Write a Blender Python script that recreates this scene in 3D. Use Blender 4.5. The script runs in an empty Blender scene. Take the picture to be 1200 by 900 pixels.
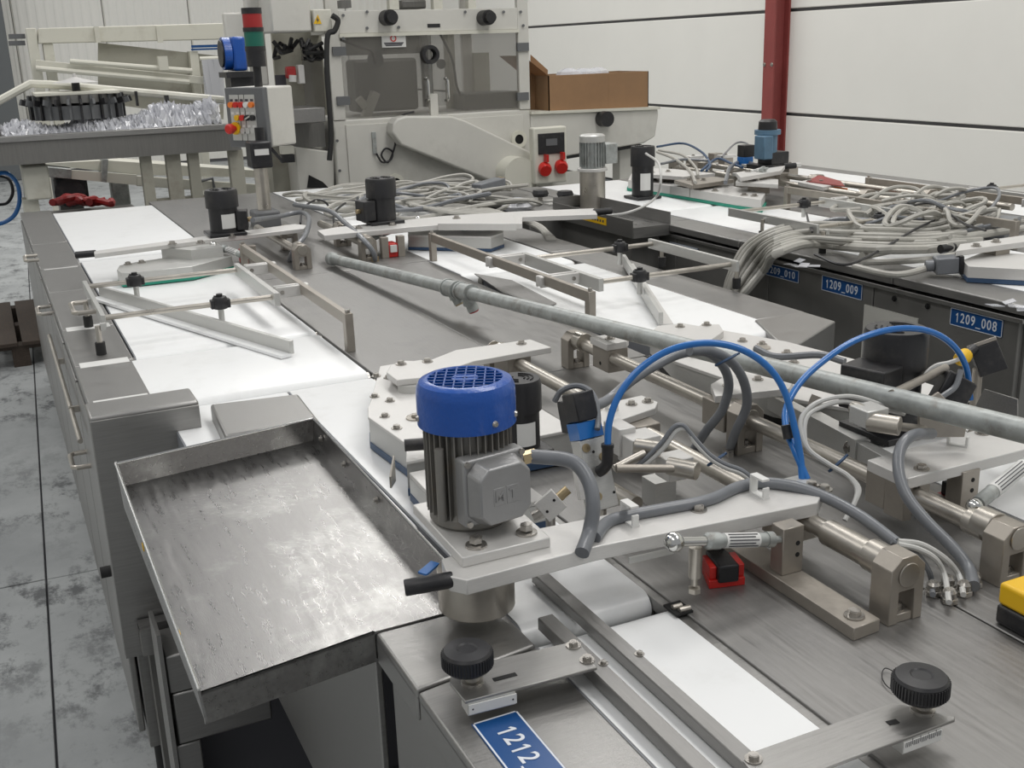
import bpy, bmesh, math, random
from mathutils import Vector, Matrix, Euler
random.seed(7)
C = bpy.context.scene.collection
SC = bpy.context.scene
# ------------------------------------------------------------------ camera
TZ = 0.90                    # height of both machine tables
EYE = Vector((0, 0, TZ + 0.72))
YAW, PITCH, ROLL, FPX = .43585, .29957, -.03246, 1284.3
_cy, _sy = math.cos(YAW), math.sin(YAW)
FWD = Vector((_sy * math.cos(PITCH), _cy * math.cos(PITCH), -math.sin(PITCH)))
_r = Vector((_cy, -_sy, 0)); _u = _r.cross(FWD)
RT = math.cos(ROLL) * _r + math.sin(ROLL) * _u
UP = -math.sin(ROLL) * _r + math.cos(ROLL) * _u
cam = bpy.data.objects.new('camera', bpy.data.cameras.new('camera')); C.objects.link(cam)
cam.matrix_world = Matrix(((RT.x, UP.x, -FWD.x, EYE.x), (RT.y, UP.y, -FWD.y, EYE.y), (RT.z, UP.z, -FWD.z, EYE.z), (0, 0, 0, 1)))
cam.data.sensor_width = 36; cam.data.lens = FPX / 1200 * 36; cam.data.clip_start = .05
SC.camera = cam
# ------------------------------------------------------------------ light
SC.view_settings.view_transform = 'Standard'; SC.view_settings.look = 'None'
SC.view_settings.gamma = 1; SC.view_settings.use_curve_mapping = False
SC.view_settings.exposure = 0.38
wd = bpy.data.worlds.new('world'); SC.world = wd; wd.use_nodes = True
bg = wd.node_tree.nodes['Background']; bg.inputs[0].default_value = (.96, .975, 1, 1); bg.inputs[1].default_value = .285
def area(name, loc, size, power, rot=(0, 0, 0), col=(1, .98, .95)):
    l = bpy.data.lights.new(name, 'AREA'); l.shape = 'RECTANGLE'; l.size, l.size_y = size; l.energy = power; l.color = col
    o = bpy.data.objects.new(name, l); C.objects.link(o); o.location = loc; o.rotation_euler = rot; return o
for k, yy in enumerate((-1.0, 3.5, 8.0, 12.0)):
    area('rooflight', (3.2, yy, 6.2), (1.6, 3.0), 88)
    area('rooflight', (-2.2, yy, 6.2), (1.6, 3.0), 46)

def P(x, y, z=TZ):
    d = FWD + (x - 600) / FPX * RT - (y - 450) / FPX * UP
    return EYE + d * ((z - EYE.z) / d.z)
def PX(x, y, X):
    d = FWD + (x - 600) / FPX * RT - (y - 450) / FPX * UP
    return EYE + d * (X / d.x)
def PY(x, y, Y):
    d = FWD + (x - 600) / FPX * RT - (y - 450) / FPX * UP
    return EYE + d * (Y / d.y)
def PD(x, y, w):
    return EYE + (FWD + (x - 600) / FPX * RT - (y - 450) / FPX * UP) * w

# ------------------------------------------------------------------ materials
def mat(name, col, rough=.5, metal=0., bump=0., bscale=60., stretch=None, var=0., vscale=8., coat=0., spec=.5, scratch=0., trans=0., emit=None, dirt=None, dscale=3., damt=.5):
    m = bpy.data.materials.new(name); m.use_nodes = True; nt = m.node_tree; N = nt.nodes; L = nt.links
    b = N['Principled BSDF']
    b.inputs['Base Color'].default_value = (*col, 1); b.inputs['Roughness'].default_value = rough; b.inputs['Metallic'].default_value = metal
    b.inputs['Coat Weight'].default_value = coat; b.inputs['Specular IOR Level'].default_value = spec
    if trans:
        b.inputs['Alpha'].default_value = 1 - trans
    if emit: b.inputs['Emission Color'].default_value = (*emit[:3], 1); b.inputs['Emission Strength'].default_value = emit[3]
    tc = N.new('ShaderNodeTexCoord'); src = tc.outputs['Object']
    if stretch:
        mp = N.new('ShaderNodeMapping'); mp.inputs['Scale'].default_value = stretch; L.new(src, mp.inputs['Vector']); vec = mp.outputs[0]
    else: vec = src
    colout = None
    if var:
        n = N.new('ShaderNodeTexNoise'); n.inputs['Scale'].default_value = vscale; n.inputs['Detail'].default_value = 6; n.inputs['Roughness'].default_value = .65; L.new(vec, n.inputs['Vector'])
        r = N.new('ShaderNodeMapRange'); r.inputs[1].default_value = .3; r.inputs[2].default_value = .7; r.inputs[3].default_value = 1 - var; r.inputs[4].default_value = 1 + var
        L.new(n.outputs[0], r.inputs[0])
        mx = N.new('ShaderNodeMix'); mx.data_type = 'RGBA'; mx.blend_type = 'MULTIPLY'; mx.inputs[0].default_value = 1
        mx.inputs[6].default_value = (*col, 1); L.new(r.outputs[0], mx.inputs[7]); colout = mx.outputs[2]
        rr = N.new('ShaderNodeMapRange'); rr.inputs[1].default_value = .3; rr.inputs[2].default_value = .7; rr.inputs[3].default_value = max(.05, rough - .09); rr.inputs[4].default_value = min(1, rough + .09)
        L.new(n.outputs[0], rr.inputs[0]); L.new(rr.outputs[0], b.inputs['Roughness'])
    if dirt:
        n = N.new('ShaderNodeTexNoise'); n.inputs['Scale'].default_value = dscale; n.inputs['Detail'].default_value = 9; n.inputs['Roughness'].default_value = .7; L.new(src, n.inputs['Vector'])
        r = N.new('ShaderNodeMapRange'); r.inputs[1].default_value = .52; r.inputs[2].default_value = .68; r.inputs[3].default_value = 0; r.inputs[4].default_value = damt; L.new(n.outputs[0], r.inputs[0])
        mx = N.new('ShaderNodeMix'); mx.data_type = 'RGBA'; L.new(r.outputs[0], mx.inputs[0])
        if colout: L.new(colout, mx.inputs[6])
        else: mx.inputs[6].default_value = (*col, 1)
        mx.inputs[7].default_value = (*dirt, 1); colout = mx.outputs[2]
    if colout: L.new(colout, b.inputs['Base Color'])
    if bump or scratch:
        n = N.new('ShaderNodeTexNoise'); n.inputs['Scale'].default_value = bscale; n.inputs['Detail'].default_value = 4; L.new(vec, n.inputs['Vector'])
        bp = N.new('ShaderNodeBump'); bp.inputs['Strength'].default_value = bump; bp.inputs['Distance'].default_value = .002; L.new(n.outputs[0], bp.inputs['Height']); L.new(bp.outputs[0], b.inputs['Normal'])
    return m
M = {}
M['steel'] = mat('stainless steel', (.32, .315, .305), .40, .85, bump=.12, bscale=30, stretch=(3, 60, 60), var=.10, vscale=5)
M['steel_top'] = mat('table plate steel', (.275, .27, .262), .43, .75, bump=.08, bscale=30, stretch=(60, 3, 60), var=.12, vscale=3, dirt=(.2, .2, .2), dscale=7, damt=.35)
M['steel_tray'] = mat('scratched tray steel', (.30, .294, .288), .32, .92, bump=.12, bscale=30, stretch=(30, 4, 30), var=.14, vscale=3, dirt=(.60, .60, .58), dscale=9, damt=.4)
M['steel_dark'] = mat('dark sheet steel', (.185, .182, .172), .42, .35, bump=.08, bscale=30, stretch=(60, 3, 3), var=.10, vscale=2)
M['nickel'] = mat('nickel plated steel', (.50, .47, .42), .34, .85, bump=.08, bscale=80, var=.12, vscale=14)
M['block'] = mat('tan bead blasted steel block', (.36, .33, .29), .42, .6, bump=.15, bscale=120, var=.10, vscale=20)
M['bolt'] = mat('zinc bolt', (.45, .43, .40), .30, .9, var=.2, vscale=60)
M['alu'] = mat('cream aluminium plate', (.635, .625, .605), .40, .25, bump=.08, bscale=40, stretch=(5, 60, 60), var=.05, vscale=10)
M['alu_b'] = mat('brushed aluminium bar', (.56, .56, .54), .38, .55, bump=.1, bscale=40, stretch=(5, 60, 60), var=.07, vscale=10)
M['galv'] = mat('galvanised pipe', (.40, .42, .41), .48, .55, bump=.3, bscale=40, var=.25, vscale=24, dirt=(.22, .19, .16), dscale=30, damt=.6)
M['belt'] = mat('white conveyor belt', (.86, .87, .87), .33, 0, bump=.02, bscale=5, dirt=(.70, .70, .68), dscale=10, damt=.3)
M['belt_edge'] = mat('grey belt underside', (.22, .23, .25), .6)
M['white'] = mat('off white machine paint', (.61, .60, .555), .45, 0, var=.04, vscale=4, dirt=(.38, .37, .33), dscale=2.2, damt=.35)
M['cream'] = mat('cream painted steel', (.66, .65, .57), .5, 0, dirt=(.40, .37, .30), dscale=4, damt=.4)
M['beige'] = mat('beige painted leg', (.40, .39, .33), .55, 0, dirt=(.25, .22, .18), dscale=6, damt=.5)
M['wall'] = mat('white insulated wall panel', (.83, .82, .775), .55, 0, var=.015, vscale=2, bump=.05, bscale=20)
M['joint'] = mat('grey joint', (.16, .16, .17), .7)
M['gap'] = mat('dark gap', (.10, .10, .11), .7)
M['black'] = mat('black plastic', (.016, .016, .018), .42, 0, bump=.1, bscale=90, dirt=(.07, .065, .06), dscale=20, damt=.5)
M['black_cast'] = mat('black motor paint', (.020, .020, .022), .40, 0, bump=.2, bscale=90, dirt=(.06, .055, .05), dscale=14, damt=.6)
M['rubber'] = mat('black rubber', (.02, .02, .02), .7)
M['blue'] = mat('hammered blue paint', (.004, .075, .37), .30, 0, bump=.45, bscale=160, coat=.25, dirt=(.02, .05, .22), dscale=14, damt=.4)
M['blue_far'] = mat('teal blue motor paint', (.10, .19, .28), .5, 0, var=.15, vscale=20)
M['tube_blue'] = mat('blue pneumatic tube', (.012, .145, .46), .28, 0, coat=.3)
M['hose'] = mat('grey cable sheath', (.17, .18, .195), .38, 0, coat=.15, var=.08, vscale=30)
M['cable'] = mat('light grey cable', (.40, .39, .355), .45, 0, var=.12, vscale=12)
M['cable_w'] = mat('white cable', (.55, .55, .53), .4)
M['cast'] = mat('grey cast motor housing', (.25, .24, .22), .5, .45, bump=.3, bscale=150, dirt=(.27, .23, .18), dscale=18, damt=.6)
M['castbox'] = mat('grey terminal box casting', (.33, .33, .33), .40, .45, bump=.25, bscale=160, var=.06)
M['red'] = mat('red plastic', (.55, .02, .015), .35)
M['redpaint'] = mat('red oxide steel paint', (.26, .055, .05), .6, 0, var=.12, vscale=6)
M['green'] = mat('green plastic', (.01, .13, .09), .35)
M['greenbelt'] = mat('green belt edge', (.02, .28, .19), .5)
M['bluebelt'] = mat('dull blue belt edge', (.035, .075, .15), .5)
M['orange'] = mat('orange plastic', (.80, .20, .03), .4)
M['yellow'] = mat('yellow plastic', (.80, .48, .01), .4)
M['paper'] = mat('white label', (.70, .70, .68), .5)
M['ink'] = mat('printed ink', (.06, .06, .07), .6)
M['sign'] = mat('blue sign plate', (.008, .07, .235), .35, 0)
M['signw'] = mat('white sign print', (.72, .75, .80), .4)
M['panelgrey'] = mat('grey control panel', (.13, .135, .14), .5)
M['card'] = mat('brown cardboard', (.30, .175, .09), .75, 0, var=.10, vscale=6)
M['glass'] = mat('smoky clear guard', (.20, .19, .17), .08, 0, trans=.58, spec=.6)
M['cling'] = mat('clear cling film', (.75, .76, .80), .12, 0, trans=.45, bump=.9, bscale=22, spec=1.)
M['wood'] = mat('weathered dark wood', (.06, .045, .035), .85, 0, bump=.5, bscale=20, stretch=(30, 3, 30), var=.4, vscale=5)
M['chrome'] = mat('chrome', (.62, .62, .60), .14, 1.)
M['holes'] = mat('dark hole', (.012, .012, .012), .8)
M['colgrey'] = mat('grey painted column', (.13, .14, .145), .6)
M['intred'] = mat('dark red plastic', (.35, .02, .02), .4)
M['brass'] = mat('brass fitting', (.45, .36, .22), .35, .9)
def floor_mat():
    m = bpy.data.materials.new('stained concrete'); m.use_nodes = True; N = m.node_tree.nodes; L = m.node_tree.links; b = N['Principled BSDF']
    g = N.new('ShaderNodeNewGeometry')
    def noise(s, d, ro, st=(1, 1, 1)):
        mp = N.new('ShaderNodeMapping'); mp.inputs['Scale'].default_value = st; L.new(g.outputs['Position'], mp.inputs[0])
        n = N.new('ShaderNodeTexNoise'); n.inputs['Scale'].default_value = s; n.inputs['Detail'].default_value = d; n.inputs['Roughness'].default_value = ro; L.new(mp.outputs[0], n.inputs['Vector']); return n.outputs[0]
    def mr(s, a, c, lo, hi):
        r = N.new('ShaderNodeMapRange'); r.inputs[1].default_value = a; r.inputs[2].default_value = c; r.inputs[3].default_value = lo; r.inputs[4].default_value = hi; L.new(s, r.inputs[0]); return r.outputs[0]
    def mix(f, a, c):
        x = N.new('ShaderNodeMix'); x.data_type = 'RGBA'; L.new(f, x.inputs[0])
        for i, v in ((6, a), (7, c)):
            if isinstance(v, tuple): x.inputs[i].default_value = (*v, 1)
            else: L.new(v, x.inputs[i])
        return x.outputs[2]
    base = mix(mr(noise(2.2, 8, .6), .3, .7, 0, 1), (.33, .345, .35), (.48, .50, .50))
    a = mr(noise(4.5, 12, .78, (1.6, 1, 1)), .50, .60, 0, 1); big = mr(noise(1.1, 3, .5), .40, .55, .2, 1)
    mu = N.new('ShaderNodeMath'); mu.operation = 'MULTIPLY'; L.new(a, mu.inputs[0]); L.new(big, mu.inputs[1])
    mu2 = N.new('ShaderNodeMath'); mu2.operation = 'MULTIPLY'; L.new(mu.outputs[0], mu2.inputs[0]); mu2.inputs[1].default_value = .85
    c2 = mix(mu2.outputs[0], base, (.085, .09, .095))
    L.new(c2, b.inputs['Base Color']); b.inputs['Roughness'].default_value = .62
    bp = N.new('ShaderNodeBump'); bp.inputs['Strength'].default_value = .25; bp.inputs['Distance'].default_value = .004; L.new(noise(25, 6, .6), bp.inputs['Height']); L.new(bp.outputs[0], b.inputs['Normal'])
    return m
M['concrete'] = floor_mat()
def add_scratches(m):
    nt = m.node_tree; N = nt.nodes; L = nt.links; b = N['Principled BSDF']; tc = N.new('ShaderNodeTexCoord')
    mp = N.new('ShaderNodeMapping'); mp.inputs['Location'].default_value = (.15, .2, 0); L.new(tc.outputs['Object'], mp.inputs[0])
    w = N.new('ShaderNodeTexWave'); w.wave_type = 'RINGS'; w.rings_direction = 'Z'; w.inputs['Scale'].default_value = 22; w.inputs['Distortion'].default_value = 14; w.inputs['Detail'].default_value = 3; w.inputs['Detail Scale'].default_value = 1.4; L.new(mp.outputs[0], w.inputs['Vector'])
    r = N.new('ShaderNodeMapRange'); r.inputs[1].default_value = .965; r.inputs[2].default_value = 1.; L.new(w.outputs['Fac'], r.inputs[0])
    n = N.new('ShaderNodeTexNoise'); n.inputs['Scale'].default_value = 7; n.inputs['Detail'].default_value = 3; L.new(tc.outputs['Object'], n.inputs['Vector'])
    r2 = N.new('ShaderNodeMapRange'); r2.inputs[1].default_value = .5; r2.inputs[2].default_value = .62; r2.inputs[4].default_value = .35; L.new(n.outputs[0], r2.inputs[0])
    mu = N.new('ShaderNodeMath'); mu.operation = 'MULTIPLY'; L.new(r.outputs[0], mu.inputs[0]); L.new(r2.outputs[0], mu.inputs[1])
    old = b.inputs['Base Color'].links[0].from_socket; mx = N.new('ShaderNodeMix'); mx.data_type = 'RGBA'; L.new(mu.outputs[0], mx.inputs[0]); L.new(old, mx.inputs[6]); mx.inputs[7].default_value = (.75, .74, .72, 1); L.new(mx.outputs[2], b.inputs['Base Color'])
add_scratches(M['steel_tray'])

# ------------------------------------------------------------------ mesh builder (world coordinates)
class MB:
    def __init__(s): s.v = []; s.f = []
    def add(s, vs, fs, T=None):
        k = len(s.v)
        s.v += [(T @ Vector(v)) if T else Vector(v) for v in vs]
        s.f += [tuple(i + k for i in f) for f in fs]; return s
    def box(s, a, b, T=None):
        (x0, y0, z0), (x1, y1, z1) = a, b
        x0, x1 = min(x0, x1), max(x0, x1); y0, y1 = min(y0, y1), max(y0, y1); z0, z1 = min(z0, z1), max(z0, z1)
        return s.add([(x0, y0, z0), (x1, y0, z0), (x1, y1, z0), (x0, y1, z0), (x0, y0, z1), (x1, y0, z1), (x1, y1, z1), (x0, y1, z1)],
                     [(3, 2, 1, 0), (4, 5, 6, 7), (0, 1, 5, 4), (1, 2, 6, 5), (2, 3, 7, 6), (3, 0, 4, 7)], T)
    def bar(s, p, q, w, h, up=Vector((0, 0, 1)), e=0):
        """box beam from p to q; w across, h along up; centred"""
        p, q = Vector(p), Vector(q); d = (q - p); L = d.length; d.normalize()
        x = d.cross(up).normalized(); z = x.cross(d)
        T = Matrix(((x.x, d.x, z.x, p.x), (x.y, d.y, z.y, p.y), (x.z, d.z, z.z, p.z), (0, 0, 0, 1)))
        return s.box((-w / 2, -e, -h / 2), (w / 2, L + e, h / 2), T)
    def prism(s, pts, z0, z1, T=None):
        n = len(pts)
        A = sum(pts[i][0] * pts[(i + 1) % n][1] - pts[(i + 1) % n][0] * pts[i][1] for i in range(n))
        if A < 0: pts = pts[::-1]
        vs = [(x, y, z0) for x, y, *_ in pts] + [(x, y, z1) for x, y, *_ in pts]
        fs = [tuple(range(n - 1, -1, -1)), tuple(range(n, 2 * n))] + [(i, (i + 1) % n, n + (i + 1) % n, n + i) for i in range(n)]
        return s.add(vs, fs, T)
    def cyl(s, p, q, r, r1=None, n=16):
        return s.lathe([(0, 0), (r, 0), (r if r1 is None else r1, 1), (0, 1)], p, q, n, True)
    def lathe(s, prof, p, q=None, n=24, unit=False):
        p = Vector(p); q = Vector(q) if q is not None else p + Vector((0, 0, 1)); d = q - p; L = d.length if unit else 1.; d.normalize()
        x = d.orthogonal().normalized() if abs(d.z) < .999 else Vector((1, 0, 0)); y = d.cross(x)
        vs = []; fs = []; rings = []
        for r, h in prof:
            c = p + d * h * L
            if r < 1e-7: rings.append([len(vs)]); vs.append(c)
            else:
                rings.append(list(range(len(vs), len(vs) + n)))
                vs += [c + (x * math.cos(2 * math.pi * i / n) + y * math.sin(2 * math.pi * i / n)) * r for i in range(n)]
        for a, b in zip(rings, rings[1:]):
            for i in range(n):
                j = (i + 1) % n
                if len(a) == 1 and len(b) == 1: break
                if len(a) == 1: fs.append((a[0], b[j], b[i]))
                elif len(b) == 1: fs.append((a[i], a[j], b[0]))
                else: fs.append((a[i], a[j], b[j], b[i]))
        return s.add(vs, fs)
    def tube(s, pts, r, n=8, sub=6, smooth=True):
        pts = [Vector(p) for p in pts]
        if smooth and len(pts) > 2:
            out = []; ext = [2 * pts[0] - pts[1]] + pts + [2 * pts[-1] - pts[-2]]
            for i in range(1, len(ext) - 2):
                a, b, c, d = ext[i - 1:i + 3]
                for k in range(sub):
                    t = k / sub
                    out.append(.5 * ((2 * b) + (c - a) * t + (2 * a - 5 * b + 4 * c - d) * t * t + (3 * b - a - 3 * c + d) * t ** 3))
            out.append(pts[-1]); pts = out
        vs = []; fs = []; nrm = None; m = len(pts)
        for i, p in enumerate(pts):
            t = (pts[min(i + 1, m - 1)] - pts[max(i - 1, 0)]).normalized()
            if nrm is None: nrm = t.orthogonal().normalized()
            nrm = (nrm - t * nrm.dot(t)); nrm = nrm.normalized() if nrm.length > 1e-6 else t.orthogonal().normalized()
            b = t.cross(nrm)
            vs += [p + (nrm * math.cos(2 * math.pi * k / n) + b * math.sin(2 * math.pi * k / n)) * r for k in range(n)]
            if i:
                o = (i - 1) * n
                fs += [(o + k, o + (k + 1) % n, o + n + (k + 1) % n, o + n + k) for k in range(n)]
        fs += [tuple(range(n - 1, -1, -1)), tuple(range((m - 1) * n, m * n))]
        return s.add(vs, fs)
    def quad(s, a, b, c, d): return s.add([a, b, c, d], [(0, 1, 2, 3)])
    def hexbolt(s, p, r, axis=(0, 0, 1), wash=True, h=None):
        p = Vector(p); a = Vector(axis).normalized(); h = h or r * .8
        if wash: s.cyl(p, p + a * r * .25, r * 1.55, n=16)
        s.cyl(p + a * r * .2, p + a * (h + r * .2), r, n=6)
        return s.cyl(p + a * (h + r * .2), p + a * (h + r * .28), r * .75, n=10)
ORG = {}
def finish(name, mb, m, parent, world=True, bev=0., seg=2, smooth=True, org=None):
    me = bpy.data.meshes.new(name)
    if parent is not None: o0 = ORG.get(parent.name, Vector((0, 0, 0))) if world else Vector((0, 0, 0))
    else:
        if org is None:
            xs = [v.x for v in mb.v]; ys = [v.y for v in mb.v]; zs = [v.z for v in mb.v]
            org = Vector(((min(xs) + max(xs)) / 2, (min(ys) + max(ys)) / 2, min(zs)))
        o0 = Vector(org)
    me.from_pydata([v - o0 for v in mb.v], [], mb.f)
    ms = m if isinstance(m, (list, tuple)) else [m]
    for k in ms: me.materials.append(M[k] if isinstance(k, str) else k)
    if smooth:
        me.polygons.foreach_set('use_smooth', [True] * len(me.polygons)); me.set_sharp_from_angle(angle=math.radians(32))
    me.update()
    o = bpy.data.objects.new(name, me); C.objects.link(o)
    if parent is not None: o.parent = parent; ORG[o.name] = o0
    else: o.location = o0; ORG[o.name] = o0
    if bev:
        b = o.modifiers.new('bevel', 'BEVEL'); b.width = bev; b.segments = seg; b.limit_method = 'ANGLE'; b.angle_limit = math.radians(40)
    return o
def part(name, mb, m, parent, label=None, kind=None, **k):
    o = finish(name, mb, m, parent, **k)
    if label: o['label'] = label
    if kind: o['kind'] = kind
    return o
def tag(o, label, cat, group=None, kind=None):
    o['label'] = label; o['category'] = cat
    if group: o['group'] = group
    if kind: o['kind'] = kind
    return o
def solo(name, mb, m, label, cat, group=None, kind=None, **k):
    return tag(finish(name, mb, m, None, **k), label, cat, group, kind)
def thing(name, loc, label, cat, group=None):
    o = bpy.data.objects.new(name, None); C.objects.link(o); o.location = loc; o.empty_display_size = .05
    ORG[o.name] = Vector(loc); return tag(o, label, cat, group)
def struct(name, mb, m, parent=None, **k):
    o = finish(name, mb, m, parent, **k); o['kind'] = 'structure'; return o
def text(body, size, T, m, parent, depth=.0006, name='lettering', align='CENTER', sx=1.):
    cu = bpy.data.curves.new('t', 'FONT'); cu.body = body; cu.size = size; cu.extrude = depth; cu.align_x = align; cu.align_y = 'CENTER'; cu.offset = size * .012
    to = bpy.data.objects.new('t', cu); C.objects.link(to)
    dg = bpy.context.evaluated_depsgraph_get(); me = bpy.data.meshes.new_from_object(to.evaluated_get(dg))
    bpy.data.objects.remove(to)
    o0 = ORG.get(parent.name, Vector())
    me.transform(Matrix.Translation(-o0) @ T @ Matrix.Scale(sx, 4, (1, 0, 0))); me.materials.clear(); me.materials.append(M[m]); me.name = name
    o = bpy.data.objects.new(name, me); C.objects.link(o); o.parent = parent; ORG[o.name] = o0; return o
def numtext(body, size, T, m, parent, sx=1., name='digit'):
    n = len(body); pitch = size * .60 * sx
    for i, c in enumerate(body):
        Tc = T @ Matrix.Translation(((i - (n - 1) / 2) * pitch, 0, 0))
        if c == '1':
            s = size; part(name, MB().prism([(-.03 * s * sx, -.345 * s), (.075 * s * sx, -.345 * s), (.075 * s * sx, .345 * s), (-.02 * s * sx, .345 * s), (-.16 * s * sx, .22 * s), (-.16 * s * sx, .12 * s), (-.03 * s * sx, .20 * s)], -.0003, .0003, Tc), m, parent, smooth=False)
        else: text(c, size, Tc, m, parent, depth=.0003, name=name, sx=sx)
def frame_T(o, x, y):
    """matrix with origin o, local x and y axes"""
    x = Vector(x).normalized(); z = x.cross(Vector(y)).normalized(); y = z.cross(x)
    return Matrix(((x.x, y.x, z.x, o[0]), (x.y, y.y, z.y, o[1]), (x.z, y.z, z.z, o[2]), (0, 0, 0, 1)))
def bolts(pts, r, parent, axis=(0, 0, 1), m='bolt', name='bolt', wash=True):
    for p in pts: part(name, MB().hexbolt(p, r, axis, wash), m, parent)
V = Vector
Z1 = V((0, 0, 1))
# ================================================================== SETTING
WA = math.radians(1.5); WN = V((math.cos(WA), -math.sin(WA), 0)); WD = V((math.sin(WA), math.cos(WA), 0)); W0 = 6.0
fl = struct('floor', MB().box((-9, -5, -.05), (12, 22, -.012)), 'gap', smooth=False, org=(0, 0, 0))
fa = math.radians(2.05); fd = V((math.sin(fa), math.cos(fa), 0)); fx = V((math.cos(fa), -math.sin(fa), 0)); fo = V((-.155, 0, 0))
for i in range(-2, 3):
    for j in range(-1, 5):
        x0, x1 = i * 3.6 + .003, (i + 1) * 3.6 - .003; y0, y1 = j * 4.1 - .5 + .003, (j + 1) * 4.1 - .5 - .003
        b = MB().prism([tuple(fo + fx * a + fd * c) for a, c in ((x0, y0), (x1, y0), (x1, y1), (x0, y1))], -.012, 0)
        struct('concrete_slab', b, 'concrete', fl, bev=.002, seg=1)
def wallT(): return Matrix(((WD.x, -WN.x, 0, WN.x * W0), (WD.y, -WN.y, 0, WN.y * W0), (0, 0, 1, 0), (0, 0, 0, 1)))   # x along wall, y towards room, z up
wr = struct('wall_right', MB().box((-4, -.1, 0), (18.6, -.04, 6.9), wallT()), 'joint', smooth=False)
cdir = (FWD + (917 - 600) / FPX * RT - (100 - 450) / FPX * UP); t_ = W0 / cdir.dot(WN); cpos = EYE + cdir * t_; cs0 = cpos.dot(WD)
for k in range(8):
    z0 = .155 + k * .835; 
    for a, b in ((-4, cs0), (cs0, 18.6)):
        struct('wall_panel', MB().box((a + .01, -.04, z0 + .014), (b - .01, 0, z0 + .823), wallT()), 'wall', wr, bev=.006, seg=2)
struct('plinth', MB().box((-4, -.04, 0), (18.6, .01, .15), wallT()), 'colgrey', wr)
cb = MB()
for (a, b, c, d) in ((-.07, .07, .0, .015), (-.07, .07, .14, .155), (-.006, .006, .0, .15)): cb.box((cs0 + a, c, 0), (cs0 + b, d, 6.6), wallT())
col = struct('trim_1', cb, 'redpaint'); col['label'] = 'red painted steel column standing against the white panel wall'
struct('base_plate', MB().box((cs0 - .12, 0.0, 0), (cs0 + .12, .2, .015), wallT()), 'redpaint', col)
for zz in (.4, 1.4, 2.4):
    for sx in (-.05, .05): struct('bolt', MB().hexbolt(wallT() @ V((cs0 + sx, .155, zz)), .011, -WN), 'bolt', col)
# far wall: corrugated light sheets
wb = struct('wall_back', MB().box((-8, 18.04, 0), (7, 18.1, 6.9)), 'joint', smooth=False)
for k in range(12):
    x0 = -8 + k * 1.24; m_ = MB(); n_ = 10
    pts = [(x0 + .004, 18.03)]
    for i in range(n_):
        a = x0 + .004 + i * 1.232 / n_; w = 1.232 / n_
        pts += [(a + w * .15, 18.0), (a + w * .55, 18.0), (a + w * .7, 17.994), (a + w * .9, 17.994)]
    pts += [(x0 + 1.236, 18.03)]
    m_.prism(pts, .05, 6.8); struct('wall_panel', m_, 'wall', wb, smooth=False)
ag = PY(17, 100, 17.3)
cg = MB().box((ag.x - .6, 17.3, 0), (ag.x, 17.7, 6.6)); c2 = struct('trim_2', cg, 'colgrey', bev=.01); c2['label'] = 'dark grey building column at the far left'
wl = struct('wall_left', MB().box((-8.1, -3.2, 0), (-8.0, 18, 6.6)), 'wall', smooth=False)
# ================================================================== MACHINE ONE (front line)
XL, XR, YE = .125, 1.96, 6.0
BT = .9   # belt height
def belt(x0, x1, y0, y1, lab, drop=.045, z=BT):
    """flat belt with rounded ends; loops down below the table"""
    b = MB(); r = drop / 2; prof = []
    for k in range(9): a = math.pi / 2 + math.pi * k / 8; prof.append((y0 + r + r * math.cos(a), z - r + r * math.sin(a)))
    for k in range(9): a = -math.pi / 2 + math.pi * k / 8; prof.append((y1 - r + r * math.cos(a), z - r + r * math.sin(a)))
    T = Matrix(((0, 0, 1, 0), (1, 0, 0, 0), (0, 1, 0, 0), (0, 0, 0, 1)))
    b.prism(prof, x0, x1, T)
    t = thing('conveyor_belt', (x0, y0, z - drop), lab, 'conveyor belt', 'white conveyor belts of the machine lines')
    part('belt_loop', b, 'belt', t)
    e = MB(); e.prism([(p[0] * .9999, p[1] - .0015) for p in prof], x0 - .003, x0 + .0, T); part('belt_edge', e, 'belt_edge', t)
    for yy, sg in ((y0, -1), (y1, 1)):
        part('roller', MB().cyl((x0 - .006, yy - sg * r, z - r), (x1 + .006, yy - sg * r, z - r), r - .003), 'bolt', t)
    return t
belt(.267, .735, 4.40, 5.87, 'far left white belt beyond the long guide arm of the left lane')
belt(.270, .735, 2.81, 4.36, 'white belt under the left adjustable guide frame, left lane', z=.8985)
belt(.255, .732, 2.36, 2.80, 'short wide white belt just beyond the flat steel box, left lane', z=.9005)
belt(.535, .728, 1.135, 2.345, 'white belt running under the octagonal guide beside the tray', z=.899)
belt(.535, .728, .25, 1.11, 'nearest white belt under the two long steel rails, bottom of picture', z=.897)
belt(.270, .53, 1.5, 2.35, 'white belt end hidden between the tall steel box and the flat steel box', z=.896)
belt(1.385, 1.80, 4.56, 5.98, 'far right white belt at the far end of the front machine, behind the cable heap')
belt(1.37, 1.79, 3.30, 4.52, 'white belt by the far right guide arm of the front machine', z=.899)
belt(1.415, 1.80, 2.17, 3.27, 'white belt under the right adjustable guide frame', z=.9)
belt(1.36, 1.60, .3, 2.14, 'white belt at the right picture edge, below the gas strut of the near right arm', z=.897)

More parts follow.
